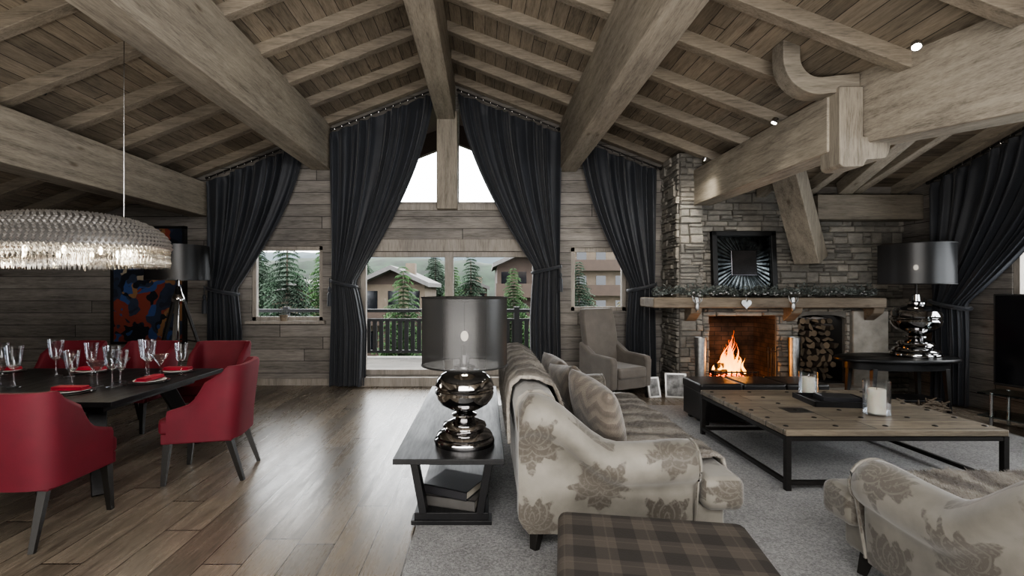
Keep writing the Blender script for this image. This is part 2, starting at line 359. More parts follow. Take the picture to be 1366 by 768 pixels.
# ------------------------------------------------------------ room shell
mb=MB();mb.box(-8.4,-1.2,-.08,6.9,8.35,0);struct(mb.build('floor',M['floor']))
mb=MB();Y0,Y1=8.1,8.3
def piece(x0,x1,lo,hi):
    mb.hexa([(x0,Y0,lo(x0)),(x1,Y0,lo(x1)),(x1,Y1,lo(x1)),(x0,Y1,lo(x0)),(x0,Y0,hi(x0)),(x1,Y0,hi(x1)),(x1,Y1,hi(x1)),(x0,Y1,hi(x0))])
k=lambda v:(lambda x:v)
top=lambda x:roof(x)+.03
up=lambda x:roof(x)-.3
D0,D1=.16,2.22
cols=[(-8.3,-3.89,[]),(-3.89,-2.70,[(k(1.064),k(2.31))]),(-2.70,-2.08,[]),(-2.08,-1.9,[(k(D0),k(D1))]),(-1.9,-.80,[(k(D0),k(D1)),(k(2.996),up)]),
(-.80,-.64,[(k(D0),k(D1))]),(-.64,-.44,[(k(D0),k(D1))]),(-.44,.62,[(k(D0),k(D1)),(k(2.996),up)]),(.62,.885,[(k(D0),k(D1))]),(.885,1.43,[]),(1.43,2.355,[(k(1.23),k(2.285))]),(2.355,3.2,[])]
for x0,x1,ops in cols:
    lo=k(0)
    for a_,b_ in ops:
        piece(x0,x1,lo,a_);lo=b_
    piece(x0,x1,lo,top)
struct(mb.build('wall_back',M['wall']))
mb=MB();mb.box(-8.5,-1.2,0,-8.3,8.3,2.35);struct(mb.build('wall_left',M['wall_y']))
mb=MB()
mb.prism([(-8.5,0),(6.75,0),(6.75,5.9),(3.75,5.9),(3.75,roof(3.75)+.05),(-.64,5.2),(-8.5,roof(-8.5)+.05)],'y',-1.4,-1.2);struct(mb.build('wall_front',M['wall']))
mb=MB()
WS,WE=.75,6.1
def rp(y0,y1,z0,z1a,z1b): mb.hexa([(6.6,y0,z0),(6.75,y0,z0),(6.75,y1,z0),(6.6,y1,z0),(6.6,y0,z1a),(6.75,y0,z1a),(6.75,y1,z1b),(6.6,y1,z1b)])
rp(-1.2,.6,0,cross(-1.2),cross(.6));rp(.6,WE,0,WS,WS);rp(.6,WE,2.45,cross(.6),cross(WE));rp(WE,7.9,0,cross(WE),cross(7.9))
struct(mb.build('wall_right',M['wall_y']))
w=bpy.data.objects.new('window_4',None);C.objects.link(w);struct(w)
mb=MB()
for y in (.63,2.0,3.4,4.8,WE-.03): mb.box(6.62,y-.04,WS,6.7,y+.04,2.45)
mb.box(6.62,.6,WS,6.7,WE,WS+.08);mb.box(6.62,.6,2.37,6.7,WE,2.45)
mb.build('window_frame',M['frame'],w);mb=MB();mb.box(6.66,.6,WS,6.665,WE,2.4);mb.build('glass_pane',M['pane'],w)
mb=MB()
for (xa,xb) in ((-8.45,-.64),(-.64,3.72)):
    mb.hexa([(xa,-1.2,roof(xa)),(xb,-1.2,roof(xb)),(xb,8.3,roof(xb)),(xa,8.3,roof(xa)),(xa,-1.2,roof(xa)+.1),(xb,-1.2,roof(xb)+.1),(xb,8.3,roof(xb)+.1),(xa,8.3,roof(xa)+.1)])
struct(mb.build('ceiling',M['ceil']))
mb=MB()
mb.hexa([(3.55,-1.3,cross(-1.3)),(6.75,-1.3,cross(-1.3)),(6.75,7.95,cross(7.95)),(3.55,7.95,cross(7.95)),(3.55,-1.3,cross(-1.3)+.1),(6.75,-1.3,cross(-1.3)+.1),(6.75,7.95,cross(7.95)+.1),(3.55,7.95,cross(7.95)+.1)])
mb.prism([(-1.3,roof(3.7)-.02),(6.6,roof(3.7)-.02),(6.6,cross(6.6)+.02),(-1.3,cross(-1.3)+.02)],'x',3.7,3.78)
struct(mb.build('ceiling_side',M['ceil2']))
mb=MB()
for (xa,xb) in ((-5,-.64),(-.64,3.72)):
    mb.hexa([(xa,8.3,roof(xa)),(xb,8.3,roof(xb)),(xb,10.6,roof(xb)),(xa,10.6,roof(xa)),(xa,8.3,roof(xa)+.1),(xb,8.3,roof(xb)+.1),(xb,10.6,roof(xb)+.1),(xa,10.6,roof(xa)+.1)])
    mb.hexa([(xa,10.45,roof(xa)-.42),(xb,10.45,roof(xb)-.42),(xb,10.6,roof(xb)-.42),(xa,10.6,roof(xa)-.42),(xa,10.45,roof(xa)),(xb,10.45,roof(xb)),(xb,10.6,roof(xb)),(xa,10.6,roof(xa))])
struct(mb.build('trim_1',M['timber']))
ti=2
def rafter(x0,x1,y,w=.12,h=.135,f=roof,m='beam_x'):
    global ti
    mb=MB();mb.prism([(x0,f(x0)-h),(x1,f(x1)-h),(x1,f(x1)+.01),(x0,f(x0)+.01)],'y',y-w/2,y+w/2)
    struct(mb.build('trim_%d'%ti,M[m],bevel=.008,seg=1));ti+=1
for i in range(10):
    y=7.96 if i==0 else 7.95-.78*i
    rafter(-8.3,-.78,y);rafter(-.5,3.6,y)
for x in (4.3,5.0,5.7,6.4):
    mb=MB();mb.prism([(1.0,cross(1.0)-.17),(7.6,cross(7.6)-.17),(7.6,cross(7.6)+.01),(1.0,cross(1.0)+.01)],'x',x-.07,x+.07)
    struct(mb.build('trim_%d'%ti,M['beam_y'],bevel=.008,seg=1));ti+=1
mb=MB();mb.box(-8.3,8.07,0,-2.08,8.1,.11);mb.box(.885,8.07,0,2.95,8.1,.11);struct(mb.build('baseboard_back',M['frame']))
def beam(label,a,b,w,h,mat='beam_y',bev=.014,up=(0,0,1),w2=None,h2=None):
    mb=MB();mb.bar(a,b,w,h,up,w2,h2)
    return tag(mb.build('ceiling_beam',M[mat],bevel=bev,seg=1),label,'beam')
beam('central ridge beam of pale weathered timber under the ceiling peak',(-.64,-1.1,4.68),(-.64,8.1,4.68),.3,.64)
beam('massive pale upper beam sloping from top left to the left window curtains',(-2.72,-1.1,3.94),(-2.72,8.1,3.94),.33,.74)
beam('massive lower beam at far left above the crystal chandelier',(-4.75,-1.1,3.07),(-4.75,8.1,3.07),.34,.55)
beam('massive pale beam right of the ridge ending between the two right curtains',(1.37,-1.1,3.92),(1.37,8.1,3.92),.3,.76)
beam('thick beam resting on the stone chimney pier and pointing at the hanger post',(3.3,4.5,3.13),(3.3,7.4,3.13),.28,.54)
beam('largest beam at the top right corner with a carved block at its end',(3.56,4.62,3.27),(3.92,2.3,3.17),.32,.66,h2=1.0,w2=.34)
beam('short thick diagonal strut in front of the rough stone wall',(4.32,6.95,3.25),(4.85,7.25,2.02),.36,.28,'beam_z')
beam('pale horizontal beam on the wall above the right hand lamp',(5.0,7.45,2.83),(6.6,7.45,2.83),.26,.38,'bracket')
beam('slim rising beam in the right alcove ceiling',(5.45,7.4,3.12),(4.9,4.2,4.03),.2,.2)
mb=MB();mb.box(-.79,7.93,2.9,-.45,8.09,4.5);tag(mb.build('king_post',M['beam_z'],bevel=.014,seg=1),'vertical timber post between the two triangular upper windows','post')
hp=thing('hanger_post','carved timber hanger post joining two big beams at right','post',(3.30,4.5,0))
def bracket(pts,y0,y1,name,par):
    mb=MB();mb.prism(pts,'y',y0,y1);return mb.build(name,M['bracket'],par,bevel=.01,seg=1)
def arc(cx,cz,r,a0,a1,n=8): return [(cx+r*math.cos(math.radians(a0+(a1-a0)*i/n)),cz+r*math.sin(math.radians(a0+(a1-a0)*i/n))) for i in range(n+1)]
mb=MB();mb.prism([(-.12,3.42),(-.12,2.72),(-.08,2.69),(.10,2.70),(.13,2.76),(.30,2.77),(.33,2.82),(.36,2.97),(.1,2.97),(.1,3.42)],'y',-.13,.13);mb.build('post',M['beam_z'],hp,bevel=.012,seg=1)
bracket([(.1,3.38),(-.18,3.37)]+arc(-.26,3.70,.34,-80,-178,10)+[(-.60,3.93),(-.44,3.90),(-.44,3.72)]+arc(-.26,3.70,.18,-178,-85,8)+[(.1,3.56)],-.09,.09,'curved_bracket',hp)
def wframe(name,x0,x1,z0,z1,mull=(),t=.07,y=8.14,m='frame'):
    w=bpy.data.objects.new(name,None);C.objects.link(w);struct(w)
    mb=MB()
    mb.box(x0,y,z0,x0+t,y+.09,z1);mb.box(x1-t,y,z0,x1,y+.09,z1);mb.box(x0,y,z0,x1,y+.09,z0+t);mb.box(x0,y,z1-t,x1,y+.09,z1)
    for q in mull: mb.box(q-t*.8,y-.01,z0,q+t*.8,y+.1,z1)
    mb.build('window_frame',M[m],w,bevel=.006,seg=1)
    mb=MB();mb.box(x0+t*.5,y+.04,z0+t*.5,x1-t*.5,y+.045,z1-t*.5);mb.build('glass_pane',M['pane'],w)
    return w
w1=wframe('window_1',-3.89,-2.70,1.064,2.31)
mb=MB();mb.box(-3.95,8.0,1.02,-2.64,8.2,1.07);mb.build('window_sill',M['frame'],w1,bevel=.006)
wframe('door_1',-2.08,.885,D0,D1,mull=(-.6,),t=.09)
wframe('window_2',1.43,2.355,1.23,2.285)
for nm,x0,x1 in (('window_3',-1.9,-.80),('window_5',-.44,.62)):
    w=bpy.data.objects.new(nm,None);C.objects.link(w);struct(w)
    mb=MB();mb.box(x0,8.14,2.996,x1,8.22,3.05)
    mb.hexa([(x0,8.14,up(x0)-.07),(x1,8.14,up(x1)-.07),(x1,8.22,up(x1)-.07),(x0,8.22,up(x0)-.07),(x0,8.14,up(x0)),(x1,8.14,up(x1)),(x1,8.22,up(x1)),(x0,8.22,up(x0))])
    mb.build('window_frame',M['frame'],w)
    mb=MB();mb.hexa([(x0,8.18,3),(x1,8.18,3),(x1,8.185,3),(x0,8.185,3),(x0,8.18,up(x0)),(x1,8.18,up(x1)),(x1,8.185,up(x1)),(x0,8.185,up(x0))]);mb.build('glass_pane',M['pane'],w)
mb=MB();mb.box(-2.1,7.95,0,.9,8.12,.15);struct(mb.build('trim_100',M['frame'],bevel=.01))
mb=MB();mb.box(-2.2,8.06,2.22,1.0,8.1,2.42);mb.box(-2.2,8.05,2.9,.9,8.1,3.0);struct(mb.build('trim_101',M['frame'],bevel=.008))
# ------------------------------------------------------------ stone chimney wall
def stones(mb,fn,u0,u1,z0,z1,holes=(),ch=(.06,.19),ln=(.1,.42),topf=None):
    # irregular courses of mixed blocks; thick courses are often split into two or three thinner layers
    z=z0
    while z<z1-.02:
        h=min(R.uniform(*ch),z1-z)
        if z1-(z+h)<.03: h=z1-z
        u=u0-R.uniform(0,.2)
        while u<u1:
            l=R.uniform(*ln);a_=max(u,u0);b_=min(u+l,u1);u+=l
            if b_-a_<.03: continue
            layers=[(z,h)];q_=R.random()
            if h>.09 and q_<.5:
                f_=R.uniform(.3,.7);layers=[(z,h*f_),(z+h*f_,h*(1-f_))]
            elif h>.13 and q_<.78:
                f_=R.uniform(.25,.4);f2_=R.uniform(.6,.75);layers=[(z,h*f_),(z+h*f_,h*(f2_-f_)),(z+h*f2_,h*(1-f2_))]
            segs=[(a_,b_)]
            for (ha,hb,hz0,hz1) in holes:
                if z+h>hz0+.02 and z<hz1-.02:
                    ns=[]
                    for (p,q) in segs:
                        if q<=ha or p>=hb: ns.append((p,q));continue
                        if p<ha: ns.append((p,ha))
                        if q>hb: ns.append((hb,q))
                    segs=ns
            for p,q in segs:
                if q-p<.025: continue
                if topf and z+h>topf((p+q)/2)+.1: continue
                for zz,hh_ in layers:
                    g=.006;d=R.uniform(0,.035);c=min(.013,hh_*.22);j=lambda:R.uniform(-.009,.009)
                    s1_,s2_=R.uniform(-.5,.5)*g*2.5,R.uniform(-.5,.5)*g*2.5
                    pts=[fn(p+g,zz+g,0),fn(q-g,zz+g+s1_,0),fn(q-g,zz+hh_-g+s2_,0),fn(p+g,zz+hh_-g,0),fn(p+g,zz+g,d+.004),fn(q-g,zz+g+s1_,d+.004),fn(q-g,zz+hh_-g+s2_,d+.004),fn(p+g,zz+hh_-g,d+.004)]
                    front=[fn(p+g+c+j(),zz+g+c,d+.014+abs(j())),fn(q-g-c+j(),zz+g+c,d+.014+abs(j())),fn(q-g-c+j(),zz+hh_-g-c,d+.014+abs(j())),fn(p+g+c+j(),zz+hh_-g-c,d+.014+abs(j()))]
                    mb.loft([pts[0:4],pts[4:8],front],True)
        z+=h
YF,YR=7.4,7.7
mb=MB()
fY=lambda Y:(lambda u,z,d:(u,Y-d,z))
stones(mb,fY(YR),3.28,6.6,1.45,3.6,topf=lambda x:3.2)
stones(mb,fY(YF),2.95,3.3,0,3.66)
stones(mb,lambda u,z,d:(2.95-d,u,z),7.4,8.08,0,3.66,ln=(.12,.3))
stones(mb,fY(7.6),6.12,6.6,0,1.45)
struct(mb.build('wall_chimney_stone',M['stone']))
mb=MB();mb.box(2.95,7.4,0,3.28,8.1,3.66);mb.box(3.2,7.7,1.45,6.62,7.9,3.3);mb.box(6.12,7.6,0,6.62,7.9,1.45)
struct(mb.build('wall_chimney',M['mortar']))
mb=MB();mb.box(5.1,7.6,2.95,6.6,7.69,3.3);struct(mb.build('wall_alcove',M['wall']))
fp=thing('fireplace','rough stone fireplace with open hearth, log niche and timber mantel','fireplace',(4.4,7.4,0))
fo=Vector((4.4,7.4,0))
mb=MB()
ff=lambda u,z,d:(u-fo.x,-d,z)
stones(mb,ff,3.3,6.1,.18,1.3,holes=[(3.4,4.42,.18,1.2),(4.74,5.46,.18,1.22),(5.52,6.06,.0,1.26)])
mb.build('stone_surround',M['stone'],fp)
mb=MB();
def fb(x0,y0,z0,x1,y1,z1): mb.box(x0-fo.x,y0-fo.y,z0,x1-fo.x,y1-fo.y,z1)
fb(3.29,7.405,.15,3.4,7.69,1.3);fb(4.42,7.405,.15,4.74,7.69,1.3);fb(5.46,7.405,.15,5.55,7.69,1.3);fb(3.3,7.405,1.2,6.1,7.69,1.42)
mb.build('masonry_core',M['mortar'],fp)
mb=MB();fb(3.3,8.02,.15,4.5,8.08,1.45);fb(3.34,7.43,.15,3.402,8.05,1.3);fb(4.418,7.43,.15,4.48,8.05,1.3);fb(3.3,7.45,.13,4.5,8.05,.19);fb(3.3,7.69,1.25,4.5,8.05,1.3)
mb.build('firebox_lining',M['brick'],fp)
mb=MB();fb(4.7,7.98,.1,5.5,8.02,1.3);fb(4.7,7.42,.12,5.5,8.0,.18);fb(4.7,7.45,.18,4.742,7.98,1.25);fb(5.458,7.45,.18,5.5,7.98,1.25);mb.build('log_niche',M['darkniche'],fp)
mb=MB();mb.prism([(4.72-fo.x,1.26),(4.72-fo.x,1.15)]+[(5.10-fo.x-.36*math.cos(PI*i/12),1.14+.07*math.sin(PI*i/12)) for i in range(13)]+[(5.48-fo.x,1.15),(5.48-fo.x,1.26)],'y',-.02,.06);mb.build('niche_arch',M['mortar'],fp)
mb=MB();fb(5.54,7.33,0,6.08,7.69,1.27);mb.build('pale_stone_block',M['plaster'],fp,bevel=.02)
mb=MB();fb(3.1,7.1,0,5.52,7.5,.16);mb.build('hearth_slab',M['plaster'],fp,bevel=.02)
mb=MB();fb(2.45,7.08,1.32,5.85,7.72,1.47);mb.build('mantel_shelf',M['mantel'],fp,bevel=.02)
for x in (3.1,4.58,5.78):
    mb=MB();mb.prism([(7.13-fo.y,1.32),(7.42-fo.y,1.32),(7.42-fo.y,1.1),(7.34-fo.y,1.12),(7.16-fo.y,1.24)],'x',x-.08-fo.x,x+.08-fo.x);mb.build('corbel',M['mantel'],fp,bevel=.012)
# fire
fi=thing('fire','bright orange log fire burning in the open hearth','fire',(3.83,7.68,.19))
for i in range(26):
    x=R.gauss(0,.12);y=R.uniform(-.1,.1);h=R.uniform(.2,.7)*max(.3,1-abs(x)*2.2);r=R.uniform(.025,.055);ph=R.uniform(0,6);tw=R.uniform(.03,.08)
    rings=[]
    for j in range(17):
        t=j/16;rr=r*(math.sin(PI*min(t**.75+.1,1))**1.1)*(1-t*.55)+.001
        ox=x*(1-t*.4)+tw*math.sin(ph+t*6)*t+.05*t;oy=y+tw*.6*math.cos(ph+t*5)*t
        rings.append([(ox+rr*math.cos(2*PI*q/10),oy+rr*.6*math.sin(2*PI*q/10),.08+h*t) for q in range(10)])
    mb=MB();mb.loft(rings);mb.build('flame',M['flame'],fi,smooth=True,ang=180)
for (a_,b_) in (((-.28,-.08,.1),(.26,.02,.12)),((-.24,.1,.1),(.28,.06,.1)),((-.2,-.02,.2),(.2,.08,.19))):
    mb=MB();mb.tube([a_,b_],.045,10);mb.build('burning_log',M['bark'],fi,smooth=True)
mb=MB()
for i in range(40): mb.ell((R.uniform(-.25,.25),R.uniform(-.12,.12),R.uniform(.03,.07)),R.uniform(.015,.03),6,4)
e=mb.build('embers',M['ember'],fi);e['kind']='stuff'
gr=thing('fire_grate','low black iron grate holding the burning logs','grate',(3.83,7.6,.19))
mb=MB()
for i in range(7): mb.bar((-.3+i*.1,-.16,.06),(-.3+i*.1,.16,.06),.015,.015)
for i in range(9): mb.bar((-.32+i*.08,-.17,0),(-.32+i*.08,-.19,.16),.012,.012)
mb.bar((-.34,-.17,.05),(.34,-.17,.05),.02,.02);mb.bar((-.34,-.18,.14),(.34,-.18,.14),.02,.02);mb.bar((-.34,.16,.05),(.34,.16,.05),.02,.02)
mb.build('grate_bars',M['iron'],gr)
ft=thing('fire_tool_stand','black iron fireside tool stand right of the flames','fire tools',(4.28,7.28,.16))
mb=MB();mb.lathe([(.001,0),(.09,0),(.09,.015),(.02,.03),(.01,.04)],16);mb.tube([(0,0,.03),(0,0,.55)],.008);mb.tube([(-.07,0,.5),(.07,0,.5)],.006);mb.build('stand',M['iron'],ft)
for i,x in enumerate((-.06,0.02,.07)):
    mb=MB();mb.tube([(x,-.02,.1),(x,-.02,.54)],.005);mb.ell((x,-.02,.56),.014,8,6);mb.box(x-.025,-.03,.05,x+.025,-.01,.12);mb.build('tool',M['iron'],ft)
# logs in niche: three cut shapes, copied
variants=[]
def logshape(kind):
    pts=[]
    if kind==0:
        for q in range(14): rr=.055*(1+.07*math.sin(q*2.3));pts.append((rr*math.cos(2*PI*q/14),rr*math.sin(2*PI*q/14)))
    elif kind==1:
        for q in range(9): an=PI*q/8;pts.append((.066*math.cos(an),.06*math.sin(an)-.022))
    else:
        pts=[(-.045,-.035)]
        for q in range(7): an=PI/2*q/6;pts.append((-.045+.1*math.cos(an),-.035+.095*math.sin(an)))
    return pts
def mklog(kind,label):
    lg=thing('firewood_log',label,'log',(0,0,0),0,'firewood logs in the stone niche')
    pts=logshape(kind);rings=[[(x,yy,z) for x,z in pts] for yy in (0,.38)]
    mb=MB();mb.loft(rings,False);mb.build('bark',M['bark'],lg,smooth=True)
    mb=MB();mb.add([(x,0,z) for x,z in pts],[tuple(range(len(pts)))]);mb.build('cut_end',M['logend'],lg);return lg
row=0;z=.245
loglab='split firewood log stacked in the niche beside the hearth'
while z<1.12:
    x=4.82+(.055 if row%2 else 0)+R.uniform(-.01,.01)
    while x<5.40:
        kd=R.choice([0,0,1,1,2])
        src=[v for v in variants if v[0]==kd]
        loc=(x+R.uniform(-.006,.006),7.52+R.uniform(-.05,.05),z+R.uniform(-.006,.006))
        if not src:
            lg=mklog(kd,loglab);variants.append((kd,lg));lg.location=loc
        else: lg=dup(src[0][1],loc,0,loglab)
        lg.rotation_euler=(0,R.uniform(0,6.28),0);s_=R.uniform(.72,1.0);lg.scale=(s_,1,s_*R.uniform(.85,1))
        x+=.106*R.uniform(.92,1.1)
    z+=.095;row+=1
# mirror above mantel
mr=thing('wall_mirror','square black framed dark mirror with silvery rays, standing above the mantel','mirror',(4.04,7.62,1.5));mr.rotation_euler=(math.radians(-4),0,0)
W_=.5;H_=1.0
mb=MB()
for (x0,z0,x1,z1) in ((-W_,0,-W_+.08,H_),(W_-.08,0,W_,H_),(-W_,0,W_,.08),(-W_,H_-.08,W_,H_)): mb.box(x0,-.09,z0,x1,0,z1)
mb.build('outer_frame',M['black'],mr,bevel=.01)
mb=MB()
def sq(t,s):
    t=t%4;k_=int(t);f_=t-k_
    return [(-s+2*s*f_,-s),(s,-s+2*s*f_),(s-2*s*f_,s),(-s,s-2*s*f_)][k_]
NS=80
for i in range(NS):
    t0,t1=4*i/NS,4*(i+1)/NS
    a0,a1,b0,b1=sq(t0,.2),sq(t1-1e-6,.2),sq(t0,.42),sq(t1-1e-6,.42)
    y0_,y1_=(-.034,-.038) if i%2 else (-.038,-.034)
    mb.add([(a0[0],y0_-.012,a0[1]+.5),(a1[0],y1_-.012,a1[1]+.5),(b1[0],y1_,b1[1]+.5),(b0[0],y0_,b0[1]+.5)],[(0,1,2,3)])
mb.build('bevelled_border',simple('smoked_mirror_glass',(.07,.078,.08),.24,1,var=.8,nscale=14),mr)
mb=MB();mb.box(-.2,-.06,.3,.2,-.03,.7);mb.build('center_glass',simple('dark_mirror',(.14,.14,.15),.1,1),mr,bevel=.01)
# garland
mb=MB()
for i in range(2300):
    x=R.uniform(2.5,5.8);y=7.26+R.gauss(0,.05);z=1.485+abs(R.gauss(0,.055))+.03*abs(math.sin(x*5))
    if x<3.34: y=min(y,7.28)
    d=Vector((R.uniform(-1,1),R.uniform(-1,.2),R.uniform(0,1))).normalized();s=d.cross(Vector((R.uniform(-1,1),R.uniform(-1,1),R.uniform(-1,1)))).normalized()
    l=R.uniform(.03,.07);p=Vector((x,y,z))
    mb.add([p,p+d*l*.5+s*l*.22,p+d*l,p+d*l*.5-s*l*.22],[(0,1,2,3)])
ga=thing('garland','silvery green leaf garland lying along the timber mantel','garland')
o=mb.build('leaves',M['leafg'],ga);o['kind']='stuff'
mb=MB()
for i in range(70): mb.ell((R.uniform(2.5,5.8),7.2+R.uniform(-.06,.06),1.5+R.uniform(0,.06)),R.uniform(.012,.022),8,6)
o=mb.build('silver_berries',M['silver'],ga,smooth=True);o['kind']='stuff'
def heart(sc):
    pts=[]
    for i in range(28):
        t=2*PI*i/28;pts.append((sc*16*math.sin(t)**3/16,sc*(13*math.cos(t)-5*math.cos(2*t)-2*math.cos(3*t)-math.cos(4*t))/16))
    return pts
ht=thing('hanging_heart','small silver heart hanging from the middle of the mantel edge','ornament',(3.78,7.05,1.38))
mb=MB();mb.prism([(p[0],p[1]) for p in heart(.075)],'y',-.012,.012);mb.build('heart',M['silver'],ht,bevel=.006)
mb=MB();mb.tube([(0,0,.05),(0,.0,.10),(0,.06,.105)],.003,5);mb.build('cord',M['steel'],ht)
for x,s in ((3.07,'silver antler hook on the left end of the mantel'),(4.46,'silver antler hook on the mantel above the log niche pier')):
    t=thing('antler_hook',s,'ornament',(x,7.05,1.28),0,'silver antler hooks on the mantel')
    mb=MB();mb.ell((0,0,.06),(.03,.02,.07),10,8);mb.build('head',M['silver'],t,smooth=True)
    mb=MB();mb.box(-.02,0,.04,.02,.02,.2);mb.box(-.02,0,.191,.02,.12,.2);mb.build('hook_plate',M['silver'],t)
    for s_ in(-1,1):
        mb=MB();mb.tube([(s_*.015,0,.1),(s_*.06,-.01,.15),(s_*.075,-.01,.22)],[.01,.008,.004],6);mb.tube([(s_*.05,-.01,.14),(s_*.03,-.015,.2)],[.007,.003],6);mb.build('antler',M['silver'],t,smooth=True)
for x,s in ((3.18,'tall hammered silver vase left of the fire opening'),(4.57,'tall hammered silver vase between fire and firewood')):
    t=tag(MB().lathe([(.001,0),(.075,0),(.08,.02),(.07,.2),(.075,.45),(.085,.72),(.08,.725),(.06,.5),(.055,.05),(.001,.04)],24).build('silver_vase',M['silver'],smooth=True),s,'vase','tall silver vases on the hearth')
    t.location=(x,7.2,.16)
# ------------------------------------------------------------ curtains
def curtain(label,fn,s0,sgn,w0,zt0,zt1,ztie,wtie,wbot,seed):
    c=thing('curtain',label,'curtain',(0,0,0),0,'dark navy floor length curtains')
    NU,NV=190,64;vs=[];fs=[];n=w0*6.0;rr=random.Random(seed);ph=rr.uniform(0,6)
    for j in range(NV+1):
        v=j/NV
        for i in range(NU+1):
            u=i/NU;zt=lerp(zt0,zt1,u)
            if v<.62:
                t=v/.62;z=lerp(zt,ztie-.06*math.sin(u*3)*t,t);w=wtie+(w0-wtie)*(1-t**1.55);off=.03*t
            else:
                t=(v-.62)/.38;z=lerp(ztie-.06*math.sin(u*3),.02,t);w=lerp(wtie,wbot,min(1,t*2.2)**.7);off=.03*(1-t)
            un=u+.03*math.sin(u*17+seed)+.012*math.sin(u*37+seed*2)+.01*math.sin(v*5+seed)
            amp=.062*(.55+.45*(w/w0))*(.6 if v<.03 else 1)*(.75+.35*math.sin(u*23+seed*3+v*1.5))
            d=amp*math.sin(2*PI*n*un+ph)+.026*math.sin(2*PI*n*.37*un+v*2+ph)
            d+=.05*math.sin(PI*u)*(1-w/w0)
            vs.append(fn(s0+sgn*(w*u+off),d,z))
    for j in range(NV):
        for i in range(NU):
            a_=j*(NU+1)+i;fs.append((a_,a_+1,a_+NU+2,a_+NU+1))
    mb=MB();mb.add(vs,fs);mb.build('drape',M['silk'],c,smooth=True,ang=180)
    pts=[]
    cx=s0+sgn*(wtie/2+.03)
    for q in range(25):
        t=2*PI*q/24;pts.append(fn(cx+(wtie/2+.02)*math.cos(t)*1.0,.13*math.sin(t)+.0,ztie-.04+.05*math.cos(t)*(-sgn)))
    mb=MB();mb.tube(pts,.028,8);mb.build('tieback',M['silk'],c,smooth=True)
    p=Vector(fn(s0+sgn*.03,.12,ztie-.1))
    mb=MB();mb.lathe([(.001,.02),(.02,0),(.03,-.04),(.018,-.07),(.035,-.1),(.04,-.3),(.001,-.3)],12,p);mb.tube([p+Vector((0,0,.15)),p],.008,6);mb.build('tassel',M['silk'],c,smooth=True)
    return c
bk=lambda s,d,z:(s,7.93-d,z)
rt=lambda s,d,z:(6.45-d,s,z)
ct=lambda x:roof(x)-.3
curtain('navy curtain at far left of the small left window',bk,-4.53,1,1.57,ct(-4.53),ct(-2.96),1.6,.46,.56,1)
curtain('tall navy curtain left of the balcony door, under the big left beam',bk,-2.52,1,1.68,ct(-2.52),ct(-.84),1.72,.38,.58,2)
curtain('tall navy curtain right of the balcony door behind the sofa',bk,1.24,-1,1.68,ct(1.24),ct(-.44),1.95,.42,.5,3)
curtain('navy curtain between right window and stone chimney pier',bk,2.78,-1,1.24,ct(2.78),ct(1.54),1.66,.4,.48,4)
curtain('navy curtain on the right wall behind the chrome lamp',rt,7.05,-1,2.3,cross(7.05)-.25,cross(4.75)-.25,1.42,.5,.55,5)
ring0=None
def rod(label,a,b):
    global ring0
    t=thing('curtain_rod',label,'curtain rod')
    a=Vector(a);b=Vector(b);mb=MB();mb.tube([a,b],.014,10);mb.ell(a,.025,8,6);mb.ell(b,.025,8,6);mb.build('rod',M['iron'],t,smooth=True)
    n=int((b-a).length/.12)
    for i in range(n):
        p=a.lerp(b,(i+.5)/n)
        if ring0 is None:
            mb=MB();mb.tube([(.0,math.sin(q*PI/6)*.026,math.cos(q*PI/6)*.026-.012) for q in range(13)],.005,5);ring0=mb.build('ring',M['steel'],t);ring0.location=p
        else:
            r_=cpart(ring0,t,p);r_.rotation_euler=(0,0,math.atan2((b-a).y,(b-a).x))
cr=lambda x:(x,7.93,roof(x)-.24)
rod('black curtain rod above the far left curtain',cr(-4.53),cr(-2.93))
rod('black curtain rod sloping up to the ridge left of the post',cr(-2.5),cr(-.84))
rod('black curtain rod sloping down from the ridge right of the post',cr(-.44),cr(1.2))
rod('black curtain rod beside the stone chimney pier',cr(1.54),cr(2.85))
rod('black curtain rod along the right wall',(6.45,7.1,cross(7.1)-.2),(6.45,4.7,cross(4.7)-.2))
# ------------------------------------------------------------ rug
mb=MB();mb.box(-.46,1.2,.001,5.75,6.62,.022);tag(mb.build('area_rug',M['rug'],bevel=.008),'large grey shaggy rug under the sofas and coffee table','rug')
RZ=.022
